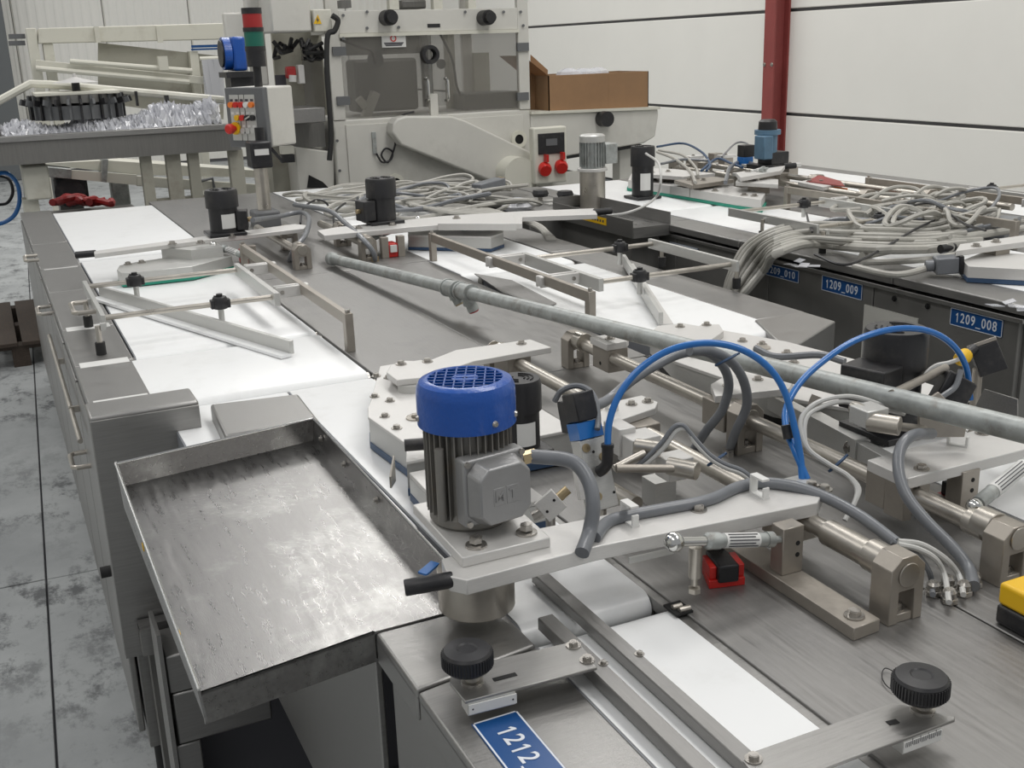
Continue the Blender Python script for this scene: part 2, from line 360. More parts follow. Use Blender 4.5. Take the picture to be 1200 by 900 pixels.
# work surface
ws = thing('work_table', (1.05, 3, 0), 'long flat steel table top between the two belt lanes of the front machine', 'table')
for x0, x1, y0, y1 in ((.742, 1.058, .2, 2.15), (1.062, 1.352, .2, 2.15), (.742, 1.06, 2.154, 3.6), (1.06, 1.362, 2.154, 3.6), (.742, 1.375, 3.604, YE)):
    part('top_plate', MB().box((x0, y0, .885), (x1, y1, .9)), 'steel_top', ws, bev=.0015, seg=1)
part('gutter_plate', MB().box((.729, .2, .878), (.743, 2.15, .896)), 'steel', ws, bev=.001, seg=1)
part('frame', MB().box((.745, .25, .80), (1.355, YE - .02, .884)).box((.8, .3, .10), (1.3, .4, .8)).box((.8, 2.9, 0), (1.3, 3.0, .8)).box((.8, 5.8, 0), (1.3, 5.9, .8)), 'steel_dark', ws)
for yy in (.35, 2.0):
    for xx in (.85, 1.25): part('leg', MB().cyl((xx, yy, 0), (xx, yy, .8), .03), 'steel_dark', ws)

# left row of cabinets
def side_cab(y0, y1, x0, x1, zt, lab, handle=None, out=-1):
    t = thing('side_cabinet', ((x0 + x1) / 2, (y0 + y1) / 2, 0), lab, 'cabinet', 'stainless cabinets along the left edge of the front machine' if out < 0 else None) if True else None
    part('body', MB().box((x0 + .012 * (out < 0), y0 + .002, .12), (x1 - .012 * (out > 0), y1 - .002, zt - .022)), 'steel', t, bev=.002)
    part('top_plate', MB().box((x0 - .002, y0 + .001, zt - .02), (x1, y1 - .001, zt)), 'steel', t, bev=.003)
    xx = x0 if out < 0 else x1
    d = part('door', MB().box((xx - .006, y0 + .012, .16), (xx + .008, y1 - .012, zt - .035)), 'steel', t, bev=.003)
    if handle:
        hp_ = PX(*handle, x0 - .03); yc, zc = min(max(hp_.y, y0 + .07), y1 - .07), hp_.z; q = out * .045
        part('handle', MB().tube([(xx, yc - .055, zc), (xx + q * .8, yc - .055, zc), (xx + q, yc - .045, zc), (xx + q, yc + .045, zc), (xx + q * .8, yc + .055, zc), (xx, yc + .055, zc)], .006, n=10, smooth=False), 'nickel', d)
    for yy in (y0 + .05, y1 - .05):
        part('foot', MB().cyl((x0 + .04, yy, 0), (x0 + .04, yy, .12), .018), 'rubber', t)
    return t
for y0, y1, lab in ((4.88, YE, 'farthest steel cabinet of the left edge row, below the far white belt'), (4.27, 4.88, 'left edge steel cabinet beside the far end of the long guide arm'), (3.80, 4.27, 'left edge steel cabinet nearest beyond the black grip of the long guide arm'),
                    (3.22, 3.80, 'left edge steel cabinet beside the left guide frame handle'), (2.80, 3.22, 'left edge steel cabinet between two white tape strips'), (2.30, 2.80, 'left edge steel cabinet directly behind the tall steel box')):
    side_cab(y0, y1, XL, .262, TZ, lab, handle={4.88: None, 4.27: (36, 308), 3.80: None, 3.22: (50, 364), 2.80: None, 2.30: (67, 452)}[y0])
for y0, y1, l_ in ((4.24, 4.25, 'farthest, very thin'), (3.195, 3.245, 'second farthest'), (2.775, 2.825, 'second nearest'), (2.425, 2.475, 'nearest')):
    solo('tape_strip', MB().box((.135, y0, .9), (.25, y1, .9012)), 'paper', l_ + ' of the four pale tape strips across the left edge steel plates', 'tape')
# door edge rail (long strip hanging along the cabinets)
solo('edge_rod', MB().tube([(.10, 3.62, .80), (.10, 2.55, .79)], .006, smooth=False).box((.095, 3.3, .785), (.13, 3.31, .80)).box((.095, 2.8, .785), (.13, 2.81, .80)), 'nickel', 'thin steel rod held along the left cabinet doors', 'rod')
# tall box with angled front
tb = thing('end_cover', (.21, 2.24, 0), 'tall stainless steel box with flat front face, left of the big tray', 'steel box')
x0, x1, y0, y1, zt = .107, .318, 2.185, 2.295, .952
part('cover', MB().box((x0, y0 + .004, .42), (x1, y1, zt)), 'steel', tb, bev=.006, seg=3)
part('front_panel', MB().box((x0 + .001, y0, .42), (x1 - .001, y0 + .004, zt - .008)), 'steel', tb, bev=.001)
part('foot', MB().box((x0 + .05, y0 + .04, 0), (x0 + .1, y0 + .09, .42)), 'steel_dark', tb)
part('side_stop', MB().cyl((x0 - .02, 2.24, .60), (x0, 2.24, .60), .012), 'rubber', tb)
# flat chamfered box
fb = thing('flat_cover', (.43, 2.12, .86), 'low chamfered steel box between the white belts behind the big tray', 'steel box')
pts = [(.332, 2.01), (.515, 2.01), (.525, 2.20), (.345, 2.225)]
part('cover', MB().prism(pts, .868, .93), 'steel', fb, bev=.006, seg=3)
part('lip', MB().prism([(.338, 2.018), (.51, 2.018), (.52, 2.19), (.35, 2.215)], .845, .868), 'steel_dark', fb)

# the big tray
tr = thing('catch_tray', (.3, 1.6, .86), 'large shallow scratched stainless steel tray hanging over the machine side', 'tray')
FZ = .902
A, B_, Cc, D = V((.129, 1.915, FZ)), V((.492, 1.975, FZ)), V((.366, 1.222, FZ)), V((.135, 1.186, FZ))
E1 = V((.362, 1.222, FZ)); E2 = V((.484, 1.224, FZ)); th = .003
flr = [A, B_, E2, E1, D]
part('tray_floor', MB().prism([(p.x, p.y) for p in flr], FZ - .004, FZ), 'steel_tray', tr, smooth=False)
def wallpiece(a, b, ha, hb, nm, lo=FZ - .004, tilt=(0, 0), m='steel_tray'):
    a, b = V(a), V(b); d = (b - a); n = V((-d.y, d.x, 0)).normalized() * .003; o = V((tilt[0], tilt[1], 0))
    bb = MB(); vs = []
    for q in (V((0, 0, 0)), n):
        vs += [V((a.x, a.y, lo)) + q, V((b.x, b.y, lo)) + q, V((b.x, b.y, FZ + hb)) + q + o, V((a.x, a.y, FZ + ha)) + q + o]
    bb.add(vs, [(0, 1, 2, 3), (7, 6, 5, 4), (0, 4, 5, 1), (1, 5, 6, 2), (2, 6, 7, 3), (3, 7, 4, 0)])
    return part(nm, bb, m, tr, smooth=False)
wallpiece(A, B_, .048, .048, 'rear_rim', tilt=(0, -.012))
w_ = wallpiece(B_, E2, .048, .046, 'right_rim', tilt=(0, 0))
wallpiece(A, D, .048, .003, 'left_rim', lo=.862, tilt=(-.004, 0))
wallpiece(D, E1, .0, .0, 'front_skirt', lo=.858)
part('hem', MB().tube([A + V((-.004, -.012, .048)), B_ + V((0, -.012, .048))], .002, smooth=False).tube([B_ + V((0, -.006, .048)), E2 + V((0, 0, .046))], .002, smooth=False).tube([A + V((-.004, -.01, .048)), D + V((-.002, 0, .004))], .0022, smooth=False), 'chrome', tr)
for t_ in (.10, .30, .54): 
    p = B_.lerp(E2, t_) + V((-.002, 0, .028)); part('bolt', MB().cyl(p, p + V((-.003, 0, 0)), .006).cyl(p, p + V((-.006, 0, 0)), .0035), 'bolt', tr)
part('support_flange', MB().box((.15, 1.25, .862), (.36, 1.9, .872)), 'steel_dark', tr)
part('bracket', MB().bar((.20, 1.3, .86), (.20, 1.9, .80), .03, .004).bar((.34, 1.3, .86), (.34, 1.9, .80), .03, .004), 'steel', tr)
for x_, y_ in ((.135, 1.32), (.131, 1.62)): part('chip', MB().box((x_ - .004, y_ - .006, .905), (x_ - .001, y_ + .006, .915)), 'yellow', tr)

# front left cover
fc = thing('front_cover', (.45, .9, 0), 'stainless steel cabinet at the bottom of the picture carrying the blue number plate', 'cabinet')
part('top_plate', MB().prism([(.363, 1.073), (.532, 1.097), (.532, 1.222), (.363, 1.222)], .885, .9), 'steel', fc, bev=.004, seg=3)
part('top_plate', MB().prism([(.363, .2), (.532, .2), (.532, 1.092), (.363, 1.068)], .885, .8995), 'steel', fc, bev=.004, seg=3)
part('body', MB().box((.385, .2, .1), (.53, 1.215, .884)), 'steel_dark', fc)
part('skirt', MB().box((.363, 1.0755, .855), (.372, 1.222, .893)).box((.363, .2, .855), (.372, 1.0655, .893)), 'steel', fc, bev=.003)
part('door', MB().box((.372, .3, .15), (.382, 1.195, .852)), 'steel', fc, bev=.003)
part('door', MB().box((.40, 1.21, .15), (.52, 1.225, .86)), 'steel', fc, bev=.003)
# cabinet below the tray
uc = thing('under_tray_cabinet', (.3, 1.5, 0), 'steel cabinet with an open dark bay below the big tray', 'cabinet')
part('side_panel', MB().box((.362, 1.232, .40), (.372, 2.0, .856)), 'steel', uc, bev=.002)
part('upper_box', MB().box((.168, 2.0, .422), (.362, 2.12, .505)), 'steel', uc, bev=.004)
part('lower_box', MB().box((.172, 2.0, .305), (.362, 2.12, .420)), 'steel', uc, bev=.004)
part('leg', MB().box((.166, 2.0, 0), (.215, 2.10, .303)), 'steel', uc, bev=.003)
part('edge_strip', MB().box((.158, 1.99, .05), (.166, 2.10, .56)), 'steel', uc)
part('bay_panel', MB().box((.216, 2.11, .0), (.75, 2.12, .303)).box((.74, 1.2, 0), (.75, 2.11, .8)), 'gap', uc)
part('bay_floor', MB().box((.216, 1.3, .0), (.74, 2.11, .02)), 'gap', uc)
part('hinge', MB().box((.14, 2.14, .44), (.17, 2.18, .50)).box((.14, 2.15, .49), (.30, 2.18, .505)), 'steel', uc)

# right edge of the front machine
rc = thing('right_side_cabinet', (1.87, 4, 0), 'long steel cabinet forming the right flank of the front machine', 'cabinet')
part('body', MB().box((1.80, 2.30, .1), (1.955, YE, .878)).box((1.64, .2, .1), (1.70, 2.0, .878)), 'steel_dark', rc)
for y0, y1 in ((2.30, 2.9), (2.904, 3.5), (3.504, 4.3), (4.304, 5.1), (5.104, YE)): part('top_plate', MB().box((1.802, y0, .88), (XR, y1, .9)), 'steel_top', rc, bev=.003)
for y0, y1 in ((.2, 1.0), (1.004, 1.98)): part('top_plate', MB().box((1.605, y0, .88), (1.70, y1, .899)), 'steel_top', rc, bev=.003)
part('end_box', MB().prism([(1.66, 2.0), (1.945, 2.16), (1.945, 2.295), (1.78, 2.285)], .60, .905), 'steel', rc, bev=.004)
part('joint_plate', MB().prism([(1.355, 2.15), (1.64, 2.15), (1.75, 2.28), (1.42, 2.165)], .885, .899), 'steel_top', rc)
for yy in (.5, 2.4, 4.2, 5.8): part('foot', MB().cyl((1.68 if yy < 2 else 1.88, yy, 0), (1.68 if yy < 2 else 1.88, yy, .1), .02), 'rubber', rc)
fl_ = MB().prism([tuple(P(*a)[:2]) for a in ((556, 322), (600, 330), (652, 357), (640, 362), (590, 345))], .901, .905)
solo('flap_plate', fl_, 'steel_top', 'thin dark wedge shaped sheet lying against the right belt edge, left of the belt', 'plate')
# ================================================================== HELPERS FOR THE MECHANISMS
def W(pts, w0, w1=None, ws=None):
    n = len(pts)
    if ws is None: ws = [w0 + (w1 - w0) * i / (n - 1) for i in range(n)]
    return [PD(x, y, w) for (x, y), w in zip(pts, ws)]
def depth(p): return (V(p) - EYE).dot(FWD)
def hgt(x, y, X, Y):
    d = FWD + (x - 600) / FPX * RT - (y - 450) / FPX * UP; t = (X * d.x + Y * d.y) / (d.x ** 2 + d.y ** 2); return EYE.z + d.z * t
def end_block(X, Y, z0=TZ, zt=.992, zc=.967, w=.056, d=.036, lab='tan steel end bearing block', parent=None, r=.0165, flip=1, collar=True):
    """pillow block: U shaped plate with chamfered top, window below the shaft; front face at Y (flip=1) towards the camera"""
    t = parent or thing('bearing_block', (X, Y + d / 2, z0), lab, 'bearing block', 'bearing blocks of the guide shafts')
    T = Matrix(((1, 0, 0, X), (0, 0, 1, Y), (0, 1, 0, 0), (0, 0, 0, 1)))
    b = MB(); h = w / 2; c = .016; win = .013; zw = zc - r - .006
    b.prism([(-h, z0), (-win, z0), (-win, zw), (win, zw), (win, z0), (h, z0), (h, zt - c), (h - c, zt), (-h + c, zt), (-h, zt - c)], 0, d, T)
    b.prism([(-win, z0), (win, z0), (win, z0 + .012), (-win, z0 + .012)], .002, d - .002, T)
    part('block_body', b, 'block', t, bev=.001, seg=1)
    part('shaft_cap', MB().cyl((X, Y - .0025 if flip > 0 else Y + d, zc), (X, Y if flip > 0 else Y + d + .0025, zc), r, n=28), 'nickel', t, bev=.0008, seg=1)
    part('bolt', MB().hexbolt((X, Y + d * .5, z0 + .012), .008), 'bolt', t)
    if collar: part('collar', MB().lathe([(0, 0), (r * 1.35, 0), (r * 1.35, .03), (0, .03)], (X, Y + d if flip > 0 else Y, zc), (X, Y + d + 1 if flip > 0 else Y - 1, zc), 28), 'nickel', t, bev=.001, seg=1)
    return t
def shaft(X, y0, y1, z, r, lab, steps=()):
    t = thing('guide_shaft', (X, y0, z), lab, 'shaft', 'round guide shafts along the machine')
    part('rod', MB().cyl((X, y0, z), (X, y1, z), r, n=24), 'nickel', t)
    for a, b, rr in steps: part('sleeve', MB().cyl((X, a, z), (X, b, z), rr, n=24), 'nickel', t, bev=.001, seg=1)
    return t
def clamp_block(X, y0, y1, z, lab, w=.05, cap=None, zb=.93, zt=.982, capz=.997):
    t = thing('clamp_block', (X, (y0 + y1) / 2, zb), lab, 'clamp block', 'clamp blocks riding on the guide shafts')
    part('block_body', MB().box((X - w / 2, y0, zb), (X + w / 2, y1, zt)), 'block', t, bev=.002)
    part('screw_hole', MB().cyl((X - w / 2 - .0006, (y0 + y1) / 2, zb + .015), (X - w / 2, (y0 + y1) / 2, zb + .015), .004), 'holes', t)
    if cap:
        a, b = cap; yc, yh = (y0 + y1) / 2, (y1 - y0) / 2 + .002
        part('cap_plate', MB().prism([(a, yc - yh), (b - .015, yc - yh), (b, yc - yh + .015), (b, yc + yh - .015), (b - .015, yc + yh), (a, yc + yh)], zt, capz), 'alu', t, bev=.001, seg=1)
        part('bolt', MB().hexbolt((X, yc, capz), .0075), 'bolt', t)
    return t
def black_motor(base, r, h, lab, box=None, label=None, cap=.35, boxsize=(.045, .045, .05), group='black drive motors on the guide arms', name='black_motor', topv=True, boxz=.015):
    X, Y, z = base; t = thing(name, (X, Y, z), lab, 'motor', group)
    part('flange', MB().box((X - r * 1.15, Y - r * 1.15, z), (X + r * 1.15, Y + r * 1.15, z + .012)), 'black_cast', t, bev=.002)
    part('housing', MB().lathe([(0, 0), (r * .9, 0), (r * .9, h * (1 - cap)), (0, h * (1 - cap))], (X, Y, z + .012), None, 28), 'black_cast', t)
    c0 = z + .012 + h * (1 - cap)
    part('fan_cowl', MB().lathe([(r * .9, 0), (r * 1.02, 0), (r * 1.02, h * cap - .008), (r * .96, h * cap), (0, h * cap)], (X, Y, c0), None, 28), 'black_cast', t)
    if topv:
        v = MB()
        for rr in (.3, .48, .66):
            for s0 in (0, math.pi): v.tube([(X + r * rr * math.cos(s0 + a), Y + r * rr * math.sin(s0 + a), c0 + h * cap + .0004) for a in [i * .25 - 1.1 for i in range(10)]], r * .035, n=4, smooth=False)
        part('vent_slot', v, 'holes', t)
    for k in range(4):
        a = math.pi / 4 + k * math.pi / 2; part('bolt', MB().hexbolt((X + r * 1.0 * math.cos(a) * 1.3, Y + r * 1.0 * math.sin(a) * 1.3, z + .012), .004), 'bolt', t) if k < 0 else None
    if box is not None:
        d = V((math.cos(box), math.sin(box), 0)); n = V((-d.y, d.x, 0)); sx, sy, sz = boxsize
        c = V((X, Y, z + boxz)) + d * (r * .8)
        T = Matrix(((d.x, n.x, 0, c.x), (d.y, n.y, 0, c.y), (0, 0, 1, c.z), (0, 0, 0, 1)))
        bx = part('terminal_box', MB().box((0, -sy / 2, 0), (sx, sy / 2, sz), T), 'black', t, bev=.003)
        part('gland', MB().cyl(T @ V((sx, 0, sz / 2)), T @ V((sx + .014, 0, sz / 2)), .009, n=12), 'brass', bx)
    if label is not None:
        a = label; d = V((math.cos(a), math.sin(a), 0)); n = V((-d.y, d.x, 0)); c = V((X, Y, z + h * .40)); pts = []
        m_ = MB(); K = 6; vs = []
        for i in range(K + 1):
            q = a - .5 + i / K; e = V((math.cos(q), math.sin(q), 0)) * (r * .9 + .0008)
            vs += [V((X, Y, z + h * .18)) + e, V((X, Y, z + h * .52)) + e]
        m_.add(vs, [(2 * i, 2 * i + 2, 2 * i + 3, 2 * i + 1) for i in range(K)]); part('rating_label', m_, 'paper', t, label='small white rating label')
    return t
def arm_plate(t, poly, z0, z1, m='alu', bevel=.0015): return part('plate', MB().prism(poly, z0, z1), m, t, bev=bevel, seg=2)
def cable(pts, r, m, lab, cat='cable', name='cable', group=None, n=8, sub=6): return solo(name, MB().tube(pts, r, n=n, sub=sub), m, lab, cat, group)
def clip(p, d, parent, s=1.):
    p = V(p); d = V(d).normalized(); u = Z1; n = d.cross(u)
    T = Matrix(((n.x, d.x, 0, p.x), (n.y, d.y, 0, p.y), (0, 0, 1, p.z), (0, 0, 0, 1)))
    a = .012 * s; b = MB().box((-a * 1.3, -a * .5, 0), (a * 1.3, a * .5, .003), T).box((-a * 1.3, -a * .5, .003), (-a, a * .5, a * 2.2), T).box((-a * 1.3, -a * .5, a * 2.2), (a * 1.1, a * .5, a * 2.2 + .003), T).box((a, -a * .4, .003), (a * 1.3, a * .4, a * 1.4), T)
    return part('cable_clip', b, 'paper', parent, label='white plastic cable clip')
# ================================================================== NEAR LEFT UNIT
AZ, AT = .982, .997
sa = thing('swing_arm', (.73, 1.15, AZ), 'long cream aluminium arm carrying the blue capped motor, black grip at its end', 'arm')
arm_plate(sa, [(.438, 1.145), (.448, 1.193), (.600, 1.215), (1.02, 1.192), (1.02, 1.135), tuple(P(958, 589, AT)[:2]), tuple(P(700, 640, AT)[:2]), tuple(P(547, 680, AT)[:2])], AT - .021, AT)
g0, g1 = P(531, 679, .989), P(474, 689, .984)
part('grip', MB().lathe([(0, 0), (.0095, 0), (.0105, .03), (.0105, .97), (.0095, 1), (0, 1)], g0, g1, 20, True), 'black', sa, label='black plastic grip')
fc_ = P(560, 732, .922); wc = (fc_.x + .384 * .05, fc_.y + .923 * .05)
part('drive_wheel', MB().lathe([(0, 0), (.047, 0), (.05, .003), (.05, AT - .021 - .922), (0, AT - .021 - .922)], (*wc, .922), None, 40), 'nickel', sa)
bolts([P(819, 598, AT), P(951, 570, AT + .004), P(966, 574, AT + .004)], .0075, sa)
part('end_block', MB().box((.985, 1.138, AT), (1.017, 1.186, AT + .004)), 'alu_b', sa, bev=.001, seg=1)
part('scale_strip', MB().bar(PY(737, 657, 1.118), PY(789, 645, 1.118), .002, .009), 'alu_b', sa)
for px in ((738, 615), (890, 583)): clip(P(px[0], px[1] - 2, AT), (1, 0, 0), sa)
c_ = P(503, 668, .97); part('blue_tag', MB().bar(c_ + V((-.012, -.006, 0)), c_ + V((.012, .008, .004)), .014, .003), 'tube_blue', sa, label='small blue tag')
part('block', MB().box((.945, 1.12, .93), (.998, 1.18, AZ)), 'block', sa, bev=.002)
# ---- blue capped motor
mf = P(553, 624, 1.011); mc = V((mf.x + .384 * .052, mf.y + .923 * .052, 1.011)); MX, MY = mc.x, mc.y
mt = thing('electric_motor', (MX, MY, AT), 'finned grey electric motor with a bright blue fan cowl, standing on the near arm', 'motor')
part('mounting_plate', MB().prism([(.467, 1.345), (.462, 1.156), (.586, 1.156), (.594, 1.345)], AT, 1.011), 'alu', mt, bev=.0015)
for p in (P(558, 640, 1.011), P(617, 625, 1.011)):
    part('bolt', MB().lathe([(0, 0), (.014, 0), (.014, .003), (.009, .004), (0, .004)], p, None, 20).hexbolt(p + V((0, 0, .004)), .009, wash=False), 'bolt', mt)
zc0 = hgt(555, 512, MX - .384 * .065, MY - .923 * .065); zc1 = hgt(555, 441, MX, MY)
body = MB().lathe([(0, 0), (.050, 0), (.056, .006), (.056, .016), (.049, .022), (.049, zc0 - 1.011 + .01), (0, zc0 - 1.011 + .01)], mc, None, 40)
part('housing', body, 'cast', mt)
for k in range(36):
    a = 2 * math.pi * k / 36; d = V((math.cos(a), math.sin(a), 0))
    part('cooling_fin', MB().bar(mc + d * .0535 + V((0, 0, .018)), mc + d * .0535 + V((0, 0, zc0 - 1.011 + .006)), .0016, .011, up=d), 'cast', mt)
R = .0655; H = zc1 - zc0
cowl = part('fan_cowl', MB().lathe([(R - .002, 0), (R, 0), (R, H * .70), (R * .985, H * .82), (R * .93, H * .94), (R * .84, H * .99), (R * .76, H), (R * .74, H * .985), (R * .74, H * .93), (R - .003, H * .7), (R - .003, 0)], (MX, MY, zc0), None, 64), 'blue', mt, label='bright blue fan cowl with grille')
part('grille_back', MB().cyl((MX, MY, zc0 + H * .80), (MX, MY, zc0 + H * .84), R * .88, n=40), 'holes', cowl)
g = MB(); rg = R * .755
for k in range(-3, 4):
    for ang in (math.radians(64), math.radians(-26)):
        o_ = k * rg * .262
        if abs(o_) < rg:
            L_ = math.sqrt(rg * rg - o_ * o_); d = V((math.cos(ang), math.sin(ang), 0)); n = V((-d.y, d.x, 0)); c_ = V((MX, MY, zc0 + H * .975)) + n * o_
            g.bar(c_ - d * L_, c_ + d * L_, .0019, .003)
g.cyl((MX, MY, zc0 + H * .955), (MX, MY, zc0 + H * .985), R * .27, n=24)
part('grille', g, 'blue', cowl)
part('grille_hub_hole', MB().cyl((MX, MY, zc0 + H * .985), (MX, MY, zc0 + H * .99), .004, n=6), 'holes', cowl)
for px, py in ((499, 494), (587, 500), (637, 470)):
    a0 = P(px, py, 1.14); 
    d = V((px - 555, 0, 0)).x / (R * FPX / depth((MX, MY, 1.15))); d = max(-.97, min(.97, d)); cx = V((.923, -.384, 0)) * d + V((-.384, -.923, 0)) * math.sqrt(1 - d * d)
    p = V((MX, MY, zc0 + .012)) + cx * R; part('screw', MB().cyl(p, p + cx * .003, .0045, .003, n=14), 'bolt', cowl)
# terminal box
n_ = V((.131, -.987, 0)).normalized(); x_ = V((-n_.y, n_.x, 0)) * 1; x_ = Z1.cross(n_).normalized()
bc = V((MX, MY, 0)) + n_ * .052; bz = hgt(589, 573, bc.x + n_.x * .02, bc.y + n_.y * .02)
Tb = Matrix(((x_.x, 0, n_.x, bc.x), (x_.y, 0, n_.y, bc.y), (0, 1, 0, bz), (0, 0, 0, 1)))
if (Tb @ V((1, 0, 0)) - Tb @ V((0, 0, 0))).dot(RT) < 0: x_ = -x_; Tb = Matrix(((x_.x, 0, n_.x, bc.x), (x_.y, 0, n_.y, bc.y), (0, 1, 0, bz), (0, 0, 0, 1)))
w2, h2 = .046, .046
tbx = part('terminal_box', MB().prism([(-w2, -h2), (w2, -h2), (w2, h2), (-w2, h2)], -.01, .014, Tb), 'castbox', mt, bev=.004, seg=3)
def octo(a, c): return [(-a + c, -a), (a - c, -a), (a, -a + c), (a, a - c), (a - c, a), (-a + c, a), (-a, a - c), (-a, -a + c)]
o1, o2 = octo(.043, .014), octo(.038, .014)
part('lid', MB().add([Tb @ V((x, y, .014)) for x, y in o1] + [Tb @ V((x, y, .040)) for x, y in o2], [tuple(range(7, -1, -1)), tuple(range(8, 16))] + [(i, (i + 1) % 8, 8 + (i + 1) % 8, 8 + i) for i in range(8)]), 'castbox', tbx, bev=.0025, seg=3)
part('emblem_plate', MB().box((-.019, -.013, .0395), (-.0005, .011, .0406), Tb).box((.0005, -.013, .0395), (.019, .011, .0406), Tb), 'castbox', tbx, bev=.0004, seg=1)
text('M', .020, Tb @ Matrix.Translation((-.0098, -.001, .0410)), 'castbox', tbx, depth=.0006, name='emblem_letter')
text('T', .020, Tb @ Matrix.Translation((.0098, -.001, .0410)), 'castbox', tbx, depth=.0006, name='emblem_letter')
for x, y in ((-.041, .041), (.041, .041), (-.041, -.041)): part('screw', MB().cyl(Tb @ V((x, y, .014)), Tb @ V((x, y, .017)), .0042, n=12), 'bolt', tbx)
gp = Tb @ V((.046, .026, .004)); part('gland', MB().cyl(gp, gp + x_ * .022, .0095, n=8), 'brass', tbx)
part('side_ear', MB().cyl((MX - .055, MY - .035, 1.03), (MX - .055, MY - .035, 1.13), .006), 'cast', mt)
hp = gp + x_ * .016; hd = depth(hp)
cable([hp] + W([(668, 540), (688, 560), (695, 590), (691, 622), (682, 648)], 0, ws=[hd, hd - .01, hd - .02, hd - .02, depth(P(682, 650, AT)) + .002]), .0098, 'hose', 'thick grey cable looping from the blue capped motor down onto the arm', n=14)
# ---- octagonal guide head
gz = .965
gd = thing('belt_diverter', (.7, 1.8, .9), 'octagonal cream aluminium guide head with dark blue belt edge, behind the blue capped motor', 'guide head')
ply = [(.556, 1.62), (.586, 1.70), (.574, 1.875), (.590, 1.925), (.611, 1.968), (.706, 2.19), (.80, 2.19), (.875, 2.06), (.875, 1.62)]
part('top_plate', MB().prism(ply, gz - .006, gz), 'alu', gd, bev=.001, seg=1)
def inset(pl, k):
    cx = sum(p[0] for p in pl) / len(pl); cy = sum(p[1] for p in pl) / len(pl); return [(cx + (x - cx) * k, cy + (y - cy) * k) for x, y in pl]
part('skirt', MB().prism(inset(ply, .985), .915, gz - .006), 'alu_b', gd)
part('belt_edge', MB().prism(inset(ply, 1.0), .903, .915), 'bluebelt', gd, label='dark blue belt edge')
low = [(.545, 1.39), (.553, 1.60), (.70, 1.60), (.70, 1.39)]
part('front_plate', MB().prism(low, gz - .02, gz - .012), 'alu', gd, bev=.001, seg=1)
part('front_skirt', MB().prism(low, .917, gz - .02), 'alu_b', gd); part('belt_edge', MB().prism(inset(low, 1.01), .903, .917), 'bluebelt', gd)
bolts([P(x, y, gz) for x, y in ((455, 443), (439, 465), (441, 441), (457, 470), (451, 488), (465, 502))], .0065, gd)
wp = P(487, 490, gz); part('washer', MB().lathe([(.008, 0), (.018, 0), (.018, .003), (.008, .003)], wp, None, 24).hexbolt(wp, .008), 'nickel', gd)
part('hanging_plate', MB().prism([(458, 560), (458, 545), (476, 512), (478, 540), (459, 572)] and [(0, 0), (.032, .0), (.034, .045), (0, .02)], 0, .003, frame_T(P(457, 572, .925), (.35, .55, 0), (0, 0, 1))), 'nickel', gd)
part('grip', MB().cyl(P(474, 522, .985), P(500, 520, .985), .0105, n=18), 'black', gd, label='black plastic grip')
# round boss + cap bar (upper link)
bp = P(482, 457, gz)
lk = thing('link_arm', (.8, 2.08, gz), 'short cream link arm bolted across the octagonal guide head to the shaft', 'arm')
lk_p = [tuple(P(x, y, .992)[:2]) for x, y in ((453, 437), (458, 428), (475, 423), (500, 424))] + [(.86, 2.13), (1.038, 2.125), (1.047, 2.04), (.86, 2.03)] + [tuple(P(500, 442, .992)[:2]), tuple(P(465, 446, .992)[:2])]
arm_plate(lk, lk_p, .980, .993)
part('boss', MB().cyl((bp.x, bp.y, gz), (bp.x, bp.y, .98), .027, n=32), 'alu_b', lk)
part('clamp', MB().box((.945, 2.045, .93), (1.0, 2.12, .98)), 'block', lk, bev=.002)
bolts([P(470, 427, .993), P(501, 424, .993), P(611, 403, .993)], .0075, lk)
# second black motor behind the blue one
bm = P(610, 530, .985)
black_motor((bm.x, bm.y, .985), .036, .115, 'black motor half hidden behind the blue capped motor', label=math.radians(-95), cap=.45)
# ---- shafts and blocks
SX1, SX2, SZ = .972, 1.172, .965
shaft(SX1, .93, 2.17, SZ, .0135, 'front guide shaft running beneath the near arm to the nearest bearing block', ((.955, 1.07, .0185),))
shaft(SX2, .95, 2.19, SZ - .003, .0135, 'right hand guide shaft running beneath the zinc pipe, front half of the machine', ((.975, 1.01, .0185),))
end_block(SX1, .921, lab='nearest bearing block, chamfered tan steel with a window, by the cable glands')
end_block(SX2 + .003, .928, zt=.985, lab='bearing block at the right picture edge above the yellow switch box')
end_block(SX2, 2.145, zt=.984, lab='bearing block with open window below the middle of the zinc pipe', flip=-1)
end_block(SX1 + .004, 2.15, zt=.975, lab='small bearing block peeking out behind the link arm', flip=-1)
yy_ = PX(700, 410, SX2).y
clamp_block(SX2 + .01, 1.985, 2.055, SZ, 'tan clamp block with cream cap just in front of the open bearing block', cap=(SX2 - .02, SX2 + .045))
ym = PX(775, 520, SX1).y
clamp_block(SX1, 1.53, 1.60, SZ, 'tan clamp block on the front guide shaft under a cream aluminium plate', cap=None)
p = P(760, 545, .985)
# cream plate above shaft 1 (730-775, 455-490)
ap = thing('cross_plate', (.95, 1.66, .975), 'cream aluminium cross plate with three hex bolts beside the thin blue tube', 'plate')
arm_plate(ap, [tuple(P(x, y, .995)[:2]) for x, y in ((698, 489), (712, 472), (752, 463), (771, 471), (768, 478), (704, 500))], .982, .995)
part('under_block', MB().box((.90, 1.62, .93), (1.03, 1.67, .982)), 'block', ap, bev=.002)
bolts([P(740, 474, .995), P(759, 471, .995)], .007, ap)
clip(P(717, 480, .995), (1, .3, 0), ap, .8)
